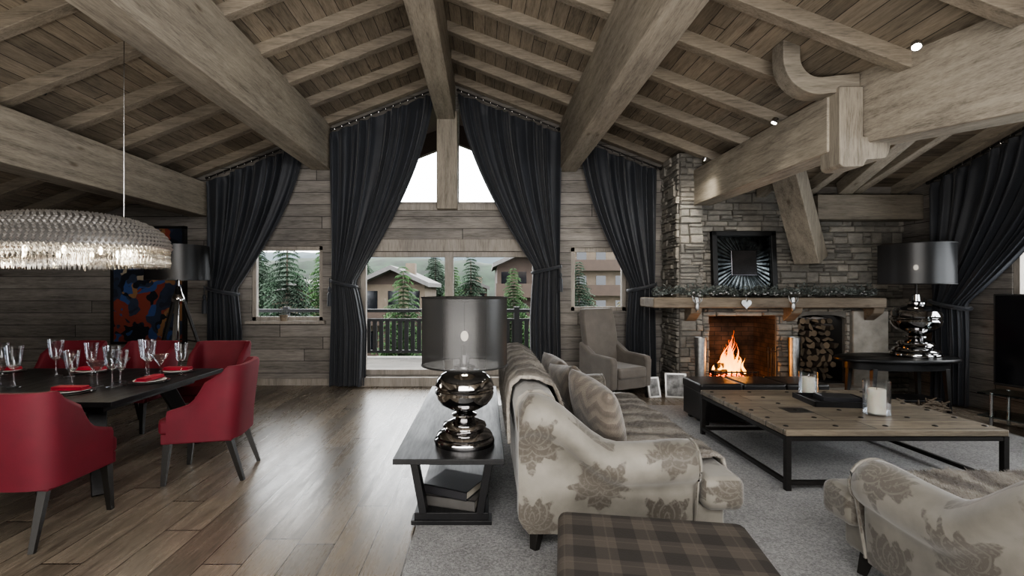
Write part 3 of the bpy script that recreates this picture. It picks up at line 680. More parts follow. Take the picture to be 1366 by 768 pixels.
# ------------------------------------------------------------ sofa
def smooth01(t): t=max(0,min(1,t));return t*t*(3-2*t)
def make_sofa(name,label,W,loc,rz):
    t=thing(name,label,'sofa',loc,rz)
    h=W/2
    def hh(y):
        return lerp(.95,.655,smooth01((y-.1)/.5))+.02*smooth01((y-.7)/.35)
    for sg in(-1,1):
        rings=[]
        ys=[0,.02,.06,.12,.2,.28,.36,.44,.52,.6,.7,.8,.9,.98,1.03,1.06,1.07]
        for y in ys:
            H=hh(y);k=1.0
            if y>1.02: k=1-.35*((y-1.02)/.05)**2
            if y<.05: k=1-.2*(1-y/.05)
            pr=[(.085,.12),(.075,H*.55),(.075,H-.26)]
            for q in range(15):
                an=math.radians(225-q*(250/14));pr.append((.125+.135*math.cos(an),H-.13+.13*math.sin(an)))
            pr+=[(.235,H-.24),(.24,H*.5),(.24,.12)]
            cx,cz=.14,H*.5+.06
            rings.append([(sg*(-h+cx+(x-cx)*k) ,y,cz+(z-cz)*(k if k<1 else 1)) for x,z in pr])
        mb=MB();mb.loft(rings);mb.build('armrest',M['damask'],t,smooth=True,ang=60)
        H=hh(1.05);pts=[]
        for q in range(15):
            an=math.radians(225-q*(250/14));pts.append((sg*(-h+.125+.128*math.cos(an)),1.045,H-.13+.123*math.sin(an)))
        mb=MB();mb.tube([(sg*(-h+.085),1.045,.14)]+pts+[(sg*(-h+.235),1.045,.14)],.009,6);mb.build('arm_piping',M['damask'],t,smooth=True)
    sec=[(.03,.12),(.02,.4),(.0,.7),(-.02,.84),(0,.92),(.06,.965),(.14,.965),(.22,.92),(.27,.8),(.31,.6),(.34,.4),(.36,.12)]
    rings=[]
    for i in range(21):
        u=-1+2*i/20;x=u*(h-.15);b=.018*math.cos(u*PI/2)
        rings.append([(x,y,z+(b if z>.8 else 0)) for y,z in sec])
    mb=MB();mb.loft(rings);mb.build('backrest',M['damask'],t,smooth=True,ang=60)
    mb=MB();mb.box(-h+.1,.1,.12,h-.1,1.24,.3);mb.build('base',M['damask'],t,bevel=.04,seg=3)
    for sg in(-1,1):
        g=.004
        poly=[(sg*g,.3),(sg*(h-.25),.3),(sg*(h-.25),1.08),(sg*(h-.03),1.08),(sg*(h-.03),1.33),(sg*g,1.33)]
        mb=MB();mb.prism(poly,'z',.27,.47);mb.build('seat_cushion',M['damask'],t,bevel=.055,seg=4)
    for sx_ in(-1,1):
        for y in(.12,1.12):
            mb=MB();mb.bar((sx_*(h-.16),y,.13),(sx_*(h-.14),y+(.02 if y>1 else -.02),0),.07,.07,w2=.045,h2=.045);mb.build('leg',M['darkleg'],t,bevel=.005)
    return t
s1=make_sofa('sofa','large beige damask sofa beside the black console table',2.5,(.2,4.06,RZ),-PI/2)
s2=make_sofa('sofa','beige damask sofa in the bottom right corner, only partly in view',2.3,(3.10,1.56,RZ),0)
def throw(label,x0,x1,path,loc,rz,seed,name='fur_throw'):
    NX=60;rr=random.Random(seed)
    P_=[Vector((0,p[0],p[1])) for p in path];L=[0]
    for i in range(1,len(P_)): L.append(L[-1]+(P_[i]-P_[i-1]).length)
    NP=80;vs=[];fs=[]
    for j in range(NP+1):
        d=L[-1]*j/NP;i=0
        while i<len(L)-2 and L[i+1]<d: i+=1
        p=P_[i].lerp(P_[i+1],(d-L[i])/(L[i+1]-L[i]+1e-9))
        for q in range(NX+1):
            u=q/NX;x=lerp(x0,x1,u)
            x+= .04*math.sin(j*.17+seed)*(abs(u-.5)*2)
            b=.026*noise.noise(Vector((x*6+seed,d*4,0)))+.012*noise.noise(Vector((x*26,d*26,seed)))
            vs.append((x,p.y,p.z+.028+b))
    for j in range(NP):
        for q in range(NX):
            a_=j*(NX+1)+q;fs.append((a_,a_+1,a_+NX+2,a_+NX+1))
    root=thing(name,label,'throw',loc,rz,'striped fur throws on the sofas')
    mb=MB();mb.add(vs,fs);o=mb.build('hide',M['fur'],root,smooth=True,ang=180)
    m=o.modifiers.new('thick','SOLIDIFY');m.thickness=.02;m.offset=0
    # short pile
    mb=MB();V=[Vector(v) for v in vs]
    for _ in range(26000):
        j=rr.randrange(NP);q=rr.randrange(NX);a_=j*(NX+1)+q
        A,B,D=V[a_],V[a_+1],V[a_+NX+1];s,t=rr.random(),rr.random()
        p=A+(B-A)*s+(D-A)*t;nrm=(B-A).cross(D-A).normalized()
        if nrm.z<0 and abs(nrm.z)>.3: nrm=-nrm
        if abs(nrm.z)<=.3:
            if (nrm.y<0)!=(j<NP*.4): nrm=-nrm
        dr=(D-A).normalized();sd=(B-A).normalized()
        l=rr.uniform(.016,.034);tip=p+nrm*(.011+l*.4)+dr*l*.8+sd*rr.uniform(-.012,.012)
        mb.add([p-sd*.004,p+sd*.004,tip],[(0,1,2)])
    f_=mb.build('pile',M['fur'],root,norm=False);f_['kind']='stuff'
    return root
pth=[(-.045,.55),(-.05,.8),(-.03,.92),(.03,.985),(.14,.99),(.24,.94),(.3,.78),(.345,.56),(.4,.475),(.7,.475),(1.0,.475),(1.26,.475),(1.33,.45),(1.36,.36),(1.36,.3)]
throw('striped brown fur throw draped over the back and seat of the large sofa',-.95,.93,pth,(.2,4.06,RZ),-PI/2,3)
throw('striped brown fur throw spread over the seat of the corner sofa',-.88,.84,pth[3:],(3.10,1.56,RZ),0,8)
def pillow(label,loc,rot,w=.46,h=.46,t=.1,mt='chev',grp='brown cushions on the large sofa'):
    N=18;mb=MB()
    for sg in(1,-1):
        g=[]
        for j in range(N+1):
            for i in range(N+1):
                u=-1+2*i/N;v=-1+2*j/N
                e=(max(0,1-abs(u)**2.4)*max(0,1-abs(v)**2.4))**.5
                pin=1-.07*(1-abs(u))**1*(abs(v)**3);pin2=1-.07*(1-abs(v))*(abs(u)**3)
                g.append((u*w/2*pin2,sg*t*e,v*h/2*pin))
        mb.add(g,[(j*(N+1)+i,j*(N+1)+i+1,(j+1)*(N+1)+i+1,(j+1)*(N+1)+i) for j in range(N) for i in range(N)])
    bmesh.ops.remove_doubles(mb.bm,verts=mb.bm.verts,dist=.0005)
    o=mb.build('throw_cushion',M[mt],smooth=True,ang=180);o.location=loc;o.rotation_euler=rot
    tag(o,label,'cushion',grp);return o
pillow('nearest and largest brown striped cushion on the sofa, leaning on its neighbour',(.76,3.32,.765),(math.radians(22),math.radians(12),math.radians(-68)),.5,.5,.12)
pillow('middle brown striped cushion on the sofa between two others',(.68,3.82,.785),(math.radians(20),math.radians(-6),math.radians(-74)),.48,.48,.11)
pillow('farthest brown striped cushion on the sofa',(.66,4.32,.79),(math.radians(20),math.radians(4),math.radians(-78)),.46,.46,.11)
ot=thing('ottoman','brown tartan ottoman in the foreground before the large sofa','ottoman',(.76,2.03,RZ),math.radians(-9))
mb=MB();mb.box(-.44,-.44,.1,.44,.44,.33);mb.build('base',M['tartan'],ot,bevel=.03,seg=3)
mb=MB();mb.box(-.455,-.455,.3,.455,.455,.43);mb.build('cushion_top',M['tartan'],ot,bevel=.045,seg=4)
for x in(-.36,.36):
    for y in(-.36,.36):
        mb=MB();mb.bar((x,y,.11),(x,y,0),.06,.06,w2=.045,h2=.045);mb.build('leg',M['darkleg'],ot)
# ------------------------------------------------------------ console table behind sofa
ct_=thing('console_table','long low black console table between wood floor and sofa back','table',(-.225,4.13,RZ))
mb=MB();mb.box(-.345,-1.13,.493,.345,1.13,.528);mb.build('tabletop',M['blackwood'],ct_,bevel=.004)
mb=MB();mb.box(-.25,-.86,.02,.25,.86,.075);mb.build('lower_shelf',M['blackwood'],ct_,bevel=.004)
for y in(-.82,.82):
    for sx_ in(-1,1):
        mb=MB();mb.bar((sx_*.27,y,.5),(sx_*.19,y,.07),.05,.09,(0,1,0));mb.build('leg',M['blackwood'],ct_,bevel=.004)
    mb=MB();mb.box(-.25,y-.045,.45,.25,y+.045,.5);mb.build('cross_rail',M['blackwood'],ct_,bevel=.004)
    mb=MB();mb.box(-.27,y-.06,0,.27,y+.06,.03);mb.build('foot',M['blackwood'],ct_,bevel=.004)
def book(label,loc,rz,w,d,h,m,m2='book2'):
    t=thing('book',label,'book',loc,rz,'books on the console shelf')
    mb=MB();mb.box(-w/2,-d/2,0,w/2,d/2,.006);mb.box(-w/2,-d/2,h-.006,w/2,d/2,h);mb.box(-w/2,-d/2,0,w/2,-d/2+.008,h);mb.build('cover',M[m],t)
    mb=MB();mb.box(-w/2+.008,-d/2+.008,.006,w/2-.008,d/2-.008,h-.006);mb.build('pages',M['paper'],t)
book('lower thick dark book on the console shelf under another',(-.2,3.5,.075+RZ),-.3,.38,.34,.07,'book2')
book('upper thick black book on top of the console shelf pile',(-.21,3.5,.145+RZ),-.45,.34,.32,.06,'book')
# ------------------------------------------------------------ lamps
def urn_lamp(label,loc,k,shade_mat,shr,shz0,shz1,en=6):
    t=thing('table_lamp',label,'lamp',loc)
    pr=[(.001,0),(.2,0),(.205,.015),(.2,.035),(.185,.045),(.19,.06),(.175,.08),(.13,.1),(.15,.12),(.14,.14),(.09,.16),(.06,.175),(.085,.19),(.085,.2),(.05,.215)]
    mb=MB();mb.lathe([(r*k,z*k) for r,z in pr],48);mb.build('foot',M['chrome'],t,smooth=True)
    pr=[(.05,.213),(.1,.235),(.16,.27),(.19,.31),(.2,.345),(.192,.36),(.2,.37),(.192,.38),(.2,.395),(.185,.44),(.15,.475),(.1,.495),(.06,.5),(.075,.51),(.075,.525),(.035,.54),(.03,.6),(.001,.6)]
    mb=MB();mb.lathe([(r*k,z*k) for r,z in pr],48);mb.build('urn_body',M['chrome'],t,smooth=True)
    sh=MB();sh.loft([[(shr*math.cos(2*PI*q/64),shr*math.sin(2*PI*q/64),z) for q in range(64)] for z in(shz0,shz1)],False);sh.build('lamp_shade',M[shade_mat],t,smooth=True)
    mb=MB()
    for z in(shz0,shz1): mb.tube([(shr*math.cos(2*PI*q/48),shr*math.sin(2*PI*q/48),z) for q in range(49)],.006,6,False)
    mb.build('shade_rim',M['black'],t,smooth=True)
    zb=(shz0*.6+shz1*.4)
    mb=MB();mb.tube([(0,0,.55*k),(0,0,zb-.05)],.012,8)
    for q in range(3): mb.tube([(0,0,shz1-.03),(shr*math.cos(q*2.09),shr*math.sin(q*2.09),shz1)],.003,5)
    mb.tube([(0,0,zb),(0,0,shz1-.03)],.003,5);mb.build('stem',M['iron'],t)
    mb=MB();mb.ell((0,0,zb+.01),(.026,.026,.036),14,10);mb.build('bulb',M['bulb'],t,smooth=True)
    l=bpy.data.lights.new('lamp_light','POINT');l.energy=en;l.color=(1,.9,.75);l.shadow_soft_size=.04
    lo=bpy.data.objects.new('lamp_light',l);C.objects.link(lo);lo.parent=t;lo.location=(0,0,zb+.02)
    return t
urn_lamp('chrome urn table lamp with smoky drum shade on the console',(-.14,3.33,.55),1.0,'sheer',.29,.535,.99,en=6)
rc=thing('oval_console_table','oval black side table under the right hand chrome lamp','table',(5.4,6.4,RZ))
mb=MB();mb.lathe([(.001,.64),(.76,.64),(.78,.655),(.78,.675),(.76,.69),(.001,.69)],48,sy=.5);mb.build('tabletop',M['blackwood'],rc,smooth=True)
mb=MB();mb.lathe([(.001,.54),(.66,.54),(.66,.64),(.001,.64)],48,sy=.46);mb.build('apron',M['blackwood'],rc,smooth=True)
for i in range(4):
    an=PI/4+i*PI/2;x=.62*math.cos(an)*1.1;y=.28*math.sin(an)*1.1
    mb=MB();mb.bar((x*.95,y*.95,.56),(x*1.02,y*1.02,0),.06,.06,w2=.04,h2=.04);mb.build('leg',M['black'],rc,bevel=.005)
mb=MB();mb.box(-.50,-.2,.13,.50,.2,.155);mb.build('low_shelf',M['blackwood'],rc,bevel=.006)
urn_lamp('tall chrome urn lamp with dark drum shade by the right curtain',(5.66,6.4,.69+RZ),1.35,'darkshade',.395,.95,1.47,en=4)
dw=MB()
for i in range(60):
    p=Vector((5.25+R.uniform(-.28,.28),5.86+R.uniform(-.05,.05),.08+R.uniform(0,.14)));d=Vector((R.uniform(-1,1),R.uniform(-.3,.3),R.uniform(-.35,.35)));d.normalize()
    dw.tube([p-d*.11,p+Vector((0,0,.02)),p+d*.11],[.008,.014,.007],6)
tag(dw.build('driftwood_bundle',simple('driftwood',(.12,.098,.075),.9,nscale=20),smooth=True),'tangle of pale driftwood branches on the floor under the oval table','decoration')
tl=thing('tripod_floor_lamp','black tripod floor lamp with dark drum shade beside the painting','lamp',(-4.28,6.8,0))
for i in range(3):
    an=-PI/2+.35+i*2*PI/3
    mb=MB();mb.bar((.05*math.cos(an),.05*math.sin(an),1.5),(.5*math.cos(an),.5*math.sin(an),0),.055,.035,w2=.035);mb.build('leg',M['darkleg'],tl,bevel=.004)
    mb=MB();mb.tube([(.0,0,.9),(.22*math.cos(an),.22*math.sin(an),.85)],.01,6);mb.build('brace',M['iron'],tl)
mb=MB();mb.tube([(0,0,.8),(0,0,1.9)],.018,10);mb.lathe([(.001,1.42),(.08,1.42),(.085,1.47),(.055,1.54),(.03,1.64),(.001,1.64)],20);mb.build('pole',M['chrome'],tl,smooth=True)
mb=MB();mb.loft([[(r*math.cos(2*PI*q/48),r*math.sin(2*PI*q/48),z) for q in range(48)] for r,z in((.40,1.72),(.38,2.2))],False);mb.build('lamp_shade',M['darkshade'],tl,smooth=True)
mb=MB();mb.ell((0,0,1.9),(.03,.03,.045),12,8);mb.build('bulb',M['porcelain'],tl,smooth=True)
pa=thing('painting','large dark abstract painting with blue, cream and red shapes on the left wall','painting',(-5.55,8.06,.72))
mb=MB();mb.box(-.58,-.03,0,.58,.02,1.88);mb.build('canvas',M['paint'],pa)
mb=MB()
for b in((-.61,-.05,-.03,-.57,.03,1.91),(.57,-.05,-.03,.61,.03,1.91),(-.61,-.05,-.03,.61,.03,.01),(-.61,-.05,1.87,.61,.03,1.91)): mb.box(*b)
mb.build('frame',M['black'],pa)
# ------------------------------------------------------------ coffee table
cf=thing('coffee_table','large square coffee table of rustic planks on a black iron frame','table',(3.22,4.56,RZ))
hx,hy=.87,.76
mb=MB();mb.box(-hx,-hy,.425,hx,hy,.475);mb.build('plank_top',M['coffee'],cf,bevel=.008)
mb=MB();mb.box(-.50,-.22,.474,-.28,-.04,.4765);mb.build('hole_patch',M['iron'],cf)  # thin dark square laid on the planks in place of a hole
st0=None
for x in(-.8,-.4,0,.4,.8):
    for j in range(6):
        lc=(x,-.64+j*.256,.475)
        if st0 is None:
            mb=MB();mb.ell((0,0,0),(.022,.022,.009),8,6);st0=mb.build('stud',M['iron'],cf,smooth=True);st0.location=lc
        else: cpart(st0,cf,lc)
for x in(-1,1):
    for y in(-1,1):
        mb=MB();mb.box(x*(hx-.02)-.02,y*(hy-.02)-.02,0,x*(hx-.02)+.02,y*(hy-.02)+.02,.425);mb.build('leg',M['iron'],cf)
mb=MB()
for z in(.405,.06):
    for y in(-1,1): mb.box(-hx+.02,y*(hy-.02)-.016,z-.016,hx-.02,y*(hy-.02)+.016,z+.016)
    for x in(-1,1): mb.box(x*(hx-.02)-.016,-hy+.02,z-.016,x*(hx-.02)+.016,hy-.02,z+.016)
mb.build('frame_rails',M['iron'],cf)
tz=.475+RZ
tr_=thing('serving_tray','rectangular black tray on the coffee table','tray',(3.38,4.72,tz),-.12)
mb=MB();mb.box(-.27,-.2,0,.27,.2,.012);mb.build('base',M['blackwood'],tr_)
for b in((-.28,-.21,0,-.26,.21,.05),(.26,-.21,0,.28,.21,.05),(-.28,-.21,0,.28,-.19,.05),(-.28,.19,0,.28,.21,.05)):
    mb=MB();mb.box(*b);mb.build('rim',M['blackwood'],tr_,bevel=.003)
t=thing('book','black book lying in the coffee table tray','book',(3.42,4.74,tz+.012),-.2)
mb=MB();mb.box(-.16,-.11,0,.16,.11,.055);mb.build('cover',M['book'],t,bevel=.003)
def hurricane(l1,l2,loc,r,h):
    t=tag(MB().lathe([(.001,0),(r*.9,0),(r,.01),(r,h),(r*.95,h),(r*.94,.015),(.001,.012)],28).build('candle_glass',M['glass'],smooth=True),l1,'candle holder','glass candle holders on the coffee table');t.location=loc
    c=thing('pillar_candle',l2,'candle',(loc[0],loc[1],loc[2]+.016),0,'ivory candles in glass holders')
    mb=MB();mb.lathe([(.001,0),(r*.66,0),(r*.66,h*.68),(r*.6,h*.7),(.001,h*.66)],24);mb.build('wax_body',M['wax'],c,smooth=True)
    mb=MB();mb.tube([(0,0,h*.65),(.003,0,h*.74)],.002,5);mb.build('wick',M['black'],c)
hurricane('smaller glass candle holder behind the black tray','ivory candle in the glass behind the tray',(3.37,5.08,tz),.085,.24)
hurricane('larger glass candle holder at the front of the coffee table','ivory candle in the front glass on the coffee table',(3.44,4.28,tz),.1,.3)
be=thing('leather_bench','long black leather bench behind the coffee table facing the fire','bench',(3.22,5.85,RZ))
mb=MB();mb.box(-.74,-.25,.05,.74,.25,.38);mb.build('body',M['leather'],be,bevel=.015)
for i in range(3):
    mb=MB();mb.box(-.75+i*.5,-.26,.37,-.75+i*.5+.495,.26,.485);mb.build('seat_pad',M['leather'],be,bevel=.03,seg=3)
for x in(-.66,.66):
    for y in(-.19,.19):
        mb=MB();mb.box(x-.03,y-.03,0,x+.03,y+.03,.06);mb.build('foot',M['darkleg'],be)
ac=thing('armchair','taupe velvet high backed armchair under the right window','armchair',(1.95,7.3,0),math.radians(-152))
rings=[]
for z,y,wd in((.3,-.3,.3),(.6,-.32,.3),(.9,-.36,.31),(1.15,-.41,.3),(1.27,-.43,.28),(1.29,-.43,.24)):
    rings.append([(-wd,y-.06,z),(0,y-.1,z),(wd,y-.06,z),(wd+.015,y+.03,z),(wd,y+.07,z),(0,y+.05,z),(-wd,y+.07,z),(-wd-.015,y+.03,z)])
mb=MB();mb.loft(rings);mb.build('backrest',M['grey_velvet'],ac,bevel=.015)
for sg in(-1,1):
    mb=MB();mb.prism([(-.38,.16),(.34,.16),(.36,.56),(.32,.62),(-.1,.64),(-.38,.8)],'x',sg*.27,sg*.39);mb.build('armrest',M['grey_velvet'],ac,bevel=.035,seg=3)
mb=MB();mb.box(-.27,-.32,.16,.27,.35,.32);mb.build('base',M['grey_velvet'],ac,bevel=.02)
mb=MB();mb.box(-.265,-.28,.31,.265,.38,.47);mb.build('seat_cushion',M['grey_velvet'],ac,bevel=.04,seg=3)
for x in(-.32,.32):
    for y in(-.32,.3):
        mb=MB();mb.bar((x,y,.17),(x*1.03,y*1.05,0),.05,.05,w2=.03,h2=.03);mb.build('leg',M['darkleg'],ac)
for x,y,rz,w,h,l in((2.5,7.16,.3,.2,.3,'small white framed photograph leaning at the foot of the stone pier'),(2.8,7.14,-.25,.3,.36,'larger white framed black and white photograph leaning against the stone pier')):
    t=thing('framed_photograph',l,'picture frame',(x,y,.0),rz);t.rotation_euler=(math.radians(-14),0,rz)
    mb=MB()
    for b in((-w/2,-.012,0,-w/2+.025,.012,h),(w/2-.025,-.012,0,w/2,.012,h),(-w/2,-.012,0,w/2,.012,.025),(-w/2,-.012,h-.025,w/2,.012,h)): mb.box(*b)
    mb.build('frame',M['porcelain'],t)
    mb=MB();mb.box(-w/2+.02,-.004,.02,w/2-.02,.008,h-.02);mb.build('print',simple('grey_print',(.2,.2,.2),.6,var=.9,nscale=9),t)
tv=thing('television','flat black television at the right edge of the room','television',(6.28,5.3,.42),math.radians(-68))
mb=MB();mb.box(-.55,-.03,.04,.55,.03,1.12);mb.build('housing',M['black'],tv,bevel=.01)
mb=MB();mb.box(-.53,-.034,.07,.53,-.03,1.1);mb.build('screen',M['screen'],tv)
mb=MB();mb.lathe([(.001,0),(.22,0),(.2,.015),(.04,.03),(.04,.06),(.001,.06)],24,sy=.7);mb.build('foot',M['black'],tv,smooth=True)
ts=thing('tv_stand','low glass and steel television stand by the right wall','tv stand',(6.18,5.2,0),math.radians(-68))
for z in(.13,.39):
    mb=MB();mb.box(-.6,-.26,z,.6,.24,z+.015);mb.build('glass_shelf',M['smoked'],ts)
for x in(-.5,.5):
    for y in(-.2,.18):
        mb=MB();mb.tube([(x,y,0),(x,y,.41)],.018,10);mb.build('leg',M['steel'],ts,smooth=True)
# ------------------------------------------------------------ dining
def make_dchair(label,loc,rz):
    t=thing('dining_chair',label,'chair',loc,rz,'red velvet dining chairs')
    rings=[];N=40;top_=.965
    for i in range(N+1):
        u=-1+2*i/N
        cor=abs(u)<.62
        if cor:
            a_=u/.62*PI/2;sx_=abs(math.sin(a_))**.52;cy_=abs(math.cos(a_))**.4;x=.265*math.copysign(sx_,a_);y=-.06-.2*cy_
            nx,ny=math.copysign(abs(math.sin(a_))**1.8,a_),-abs(math.cos(a_))**.8;l_=math.hypot(nx,ny);nx/=l_;ny/=l_
        else:
            x=.265*(1 if u>0 else -1);y=-.06+(abs(u)-.62)/.38*.30;nx,ny=(1 if u>0 else -1),0
        q=max(0,min(1,(abs(u)-.54)/.28));hgt=lerp(top_,.66,smooth01(q)**.8)-(.05*max(0,(abs(u)-.8)/.2))
        th=.034;ring=[];zs=[.36,.5,hgt-.03]
        lean=lambda z:.055*max(0,z-.45)/.5
        for z in zs:
            f=lean(z);ring.append((x+nx*(th+f*.5),y+ny*th-f*(1 if cor else .3),z))
        f=lean(hgt)
        ring.append((x+nx*(f*.5+th*.6),y+ny*th*.6-f*(1 if cor else .3),hgt));ring.append((x+nx*(f*.5-th*.6),y-ny*th*.6-f*(1 if cor else .3),hgt))
        for z in reversed(zs):
            f=lean(z);ring.append((x+nx*(f*.5-th),y-ny*th-f*(1 if cor else .3),z))
        rings.append(ring)
    mb=MB();mb.loft(rings);mb.build('backrest',M['red'],t,smooth=True,ang=50)
    mb=MB();mb.prism([(-.235,-.2),(.235,-.2),(.24,.2),(.29,.22),(.29,.3),(.2,.335),(-.2,.335),(-.29,.3),(-.29,.22),(-.24,.2)],'z',.42,.53);mb.build('seat_cushion',M['red'],t,bevel=.03,seg=3)
    mb=MB();mb.prism([(-.26,-.24),(.26,-.24),(.285,.29),(-.285,.29)],'z',.34,.425);mb.build('seat_rail',M['red'],t,bevel=.01)
    for x in(-1,1):
        mb=MB();mb.bar((x*.24,.25,.35),(x*.25,.28,0),.055,.055,w2=.032,h2=.032);mb.build('leg',M['darkleg'],t)
        mb=MB();mb.bar((x*.21,-.2,.37),(x*.235,-.32,0),.05,.05,w2=.03,h2=.03);mb.build('leg',M['darkleg'],t)
    return t
c0=make_dchair('red dining chair nearest the camera, cut by the left frame edge',(-2.97,3.26,0),0)
dup(c0,(-2.38,4.25,0),math.radians(100),'red dining chair at the right end of the black table, on open floor')
for x,l in((-3.14,'red dining chair across the table, nearest the left window curtain'),(-4.02,'red dining chair across the table, second from the window curtain'),(-4.9,'red dining chair across the table, third from the window curtain')):
    dup(c0,(x,5.66,0),PI+R.uniform(-.08,.08),l)
dt=thing('dining_table','long black dining table set with glasses and red napkins','table',(-4.6,4.43,0))
mb=MB();mb.box(-1.8,-.78,.71,1.8,.78,.75);mb.build('tabletop',M['blackwood'],dt,bevel=.004)
mb=MB();mb.box(-1.6,-.6,.63,1.6,.6,.71);mb.build('apron',M['blackwood'],dt)
for x in(-1,1):
    for y in(-1,1):
        mb=MB();mb.bar((x*1.4,y*.42,.66),(x*1.62,y*.66,0),.13,.13,w2=.1,h2=.1);mb.build('leg',M['blackwood'],dt,bevel=.006)
plate0=None;nap0=None;g0=None;m0=None
def goblet():
    k=1.45
    t=thing('wine_glass','x','glass',(0,0,0),0,'clear wine glasses on the dining table')
    mb=MB();mb.lathe([(r*k,z*k) for r,z in [(.001,.1),(.012,.105),(.030,.125),(.037,.16),(.042,.2),(.047,.245),(.045,.245),(.040,.2),(.035,.16),(.028,.128),(.001,.112)]],20);mb.build('bowl',M['glass'],t,smooth=True)
    mb=MB();mb.lathe([(r*k,z*k) for r,z in [(.001,0),(.034,0),(.034,.003),(.01,.008),(.005,.03),(.005,.1),(.001,.1)]],16);mb.build('stem',M['glass'],t,smooth=True);return t
def martini():
    k=1.35
    t=thing('cocktail_glass','x','glass',(0,0,0),0,'clear cone shaped glasses on the dining table')
    mb=MB();mb.lathe([(r*k,z*k) for r,z in [(.001,.075),(.058,.16),(.056,.16),(.001,.08)]],20);mb.build('bowl',M['glass'],t,smooth=True)
    mb=MB();mb.lathe([(r*k,z*k) for r,z in [(.001,0),(.034,0),(.034,.003),(.008,.008),(.004,.03),(.004,.076),(.001,.076)]],16);mb.build('stem',M['glass'],t,smooth=True);return t
places=[(-3.14,4.98,PI,'far place nearest the window curtain'),(-4.02,4.98,PI,'second far place from the curtain'),(-4.9,4.98,PI,'third far place from the curtain'),
(-3.4,4.0,0,'place before the nearest red chair'),(-4.25,4.0,0,'near side place at the left edge'),(-3.06,4.45,PI/2,'place at the table right end')]
for x,y,rz,d in places:
    lab='white plate on a dark charger, '+d
    if plate0 is None:
        p=thing('dinner_plate',lab,'plate',(x,y,.75),rz,'plates on the dining table')
        MB().lathe([(.001,0),(.15,0),(.165,.008),(.16,.01),(.1,.006),(.001,.006)],32).build('charger',M['charger'],p,smooth=True)
        MB().lathe([(.001,.008),(.09,.008),(.13,.02),(.128,.023),(.085,.013),(.001,.013)],32).build('plate',M['porcelain'],p,smooth=True);plate0=p
    else: dup(plate0,(x,y,.75),rz,lab)
    lab='folded red napkin on the plate, '+d
    if nap0 is None:
        mb=MB();mb.prism([(-.13,0),(.13,0),(.13,.012),(.05,.022),(-.12,.014)],'y',-.055,.055);mb.box(-.125,-.05,.014,.125,.04,.03)
        nap0=tag(mb.build('napkin',M['napkin'],bevel=.005),lab,'napkin','red napkins on the plates');nap0.location=(x,y,.773);nap0.rotation_euler=(0,0,rz)
    else:
        n_=nap0.copy();C.objects.link(n_);n_.location=(x,y,.773);n_.rotation_euler=(0,0,rz);n_['label']=lab
    fx,fy=-math.sin(rz),math.cos(rz);rx,ry=math.cos(rz),math.sin(rz)
    pos=lambda f,r:(x+fx*f+rx*r,y+fy*f+ry*r,.75)
    l1='clear wine glass, right hand side, '+d;l2='clear wine glass, left hand side, '+d;l3='short cone shaped glass, '+d
    fr_=.15 if rz==PI/2 else .22
    if g0 is None:
        g0=goblet();g0.location=pos(.22,.17);g0['label']=l1;m0=martini();m0.location=pos(.27,.0);m0['label']=l3
    else: dup(g0,pos(fr_,.17 if rz!=PI/2 else .2),0,l1);dup(m0,pos(.27,.0),0,l3)
    dup(g0,pos(.2 if rz!=PI/2 else .12,-.16 if rz!=PI/2 else -.2),0,l2).scale=(.9,.9,.9)
# ------------------------------------------------------------ chandelier
ch=thing('chandelier','oval crystal chandelier with beaded dome hanging over the dining table','chandelier',(-3.83,4.4,1.97))
A_,B_,Hc=.92,.56,.31
mb=MB();rings=[]
for j in range(13):
    t=j/12*PI/2;r=max(math.cos(t),.01)**.8
    rings.append([(A_*r*math.cos(2*PI*q/64),B_*r*math.sin(2*PI*q/64),Hc*math.sin(t)) for q in range(64)])
mb.loft(rings,False);mb.build('dome',simple('bead_mesh_grey',(.2,.195,.19),.4,.6,nscale=30),ch,smooth=True)
mb=MB()
for j in range(15):
    t=j/14*PI/2*.97;r=max(math.cos(t),.01)**.8;n=int(max(6,110*r))
    for q in range(n):
        a_=2*PI*(q+.5*(j%2))/n
        c=Vector((A_*1.01*r*math.cos(a_),B_*1.01*r*math.sin(a_),Hc*1.01*math.sin(t)))
        s_=.02
        mb.add([c+Vector(v)*s_ for v in((1,0,0),(-1,0,0),(0,1,0),(0,-1,0),(0,0,1),(0,0,-1))],[(0,2,4),(2,1,4),(1,3,4),(3,0,4),(2,0,5),(1,2,5),(3,1,5),(0,3,5)])
o=mb.build('dome_beads',simple('bead_silver',(.6,.58,.56),.3,.85,nscale=30),ch,norm=True);o['kind']='stuff'
mb=MB()
for (k_,n) in((1.0,130),(.93,120),(.84,100),(.7,80)):
    for q in range(n):
        a_=2*PI*q/n+k_;c=Vector((A_*k_*math.cos(a_),B_*k_*math.sin(a_),-.01))
        for (dz,s_,l) in((-.02,.010,.018),(-.058,.009,.022),(-.12,.013,.05)):
            cc=c+Vector((0,0,dz-(R.uniform(0,.008))))
            mb.add([cc+Vector(v) for v in((s_,0,0),(-s_,0,0),(0,s_,0),(0,-s_,0),(0,0,l),(0,0,-l))],[(0,2,4),(2,1,4),(1,3,4),(3,0,4),(2,0,5),(1,2,5),(3,1,5),(0,3,5)])
o=mb.build('crystal_drops',M['crystal'],ch);o['kind']='stuff'
for q in range(12):
    a_=2*PI*q/12;mb=MB();mb.ell((A_*.62*math.cos(a_),B_*.62*math.sin(a_),-.04),(.016,.016,.035),10,8);mb.build('bulb',M['candleglow'],ch,smooth=True)
for x in(.57,-.57):
    mb=MB();mb.tube([(x,0,.26),(x,0,roof(-3.83+x)-1.97)],.003,6);mb.build('suspension_cable',M['steel'],ch)
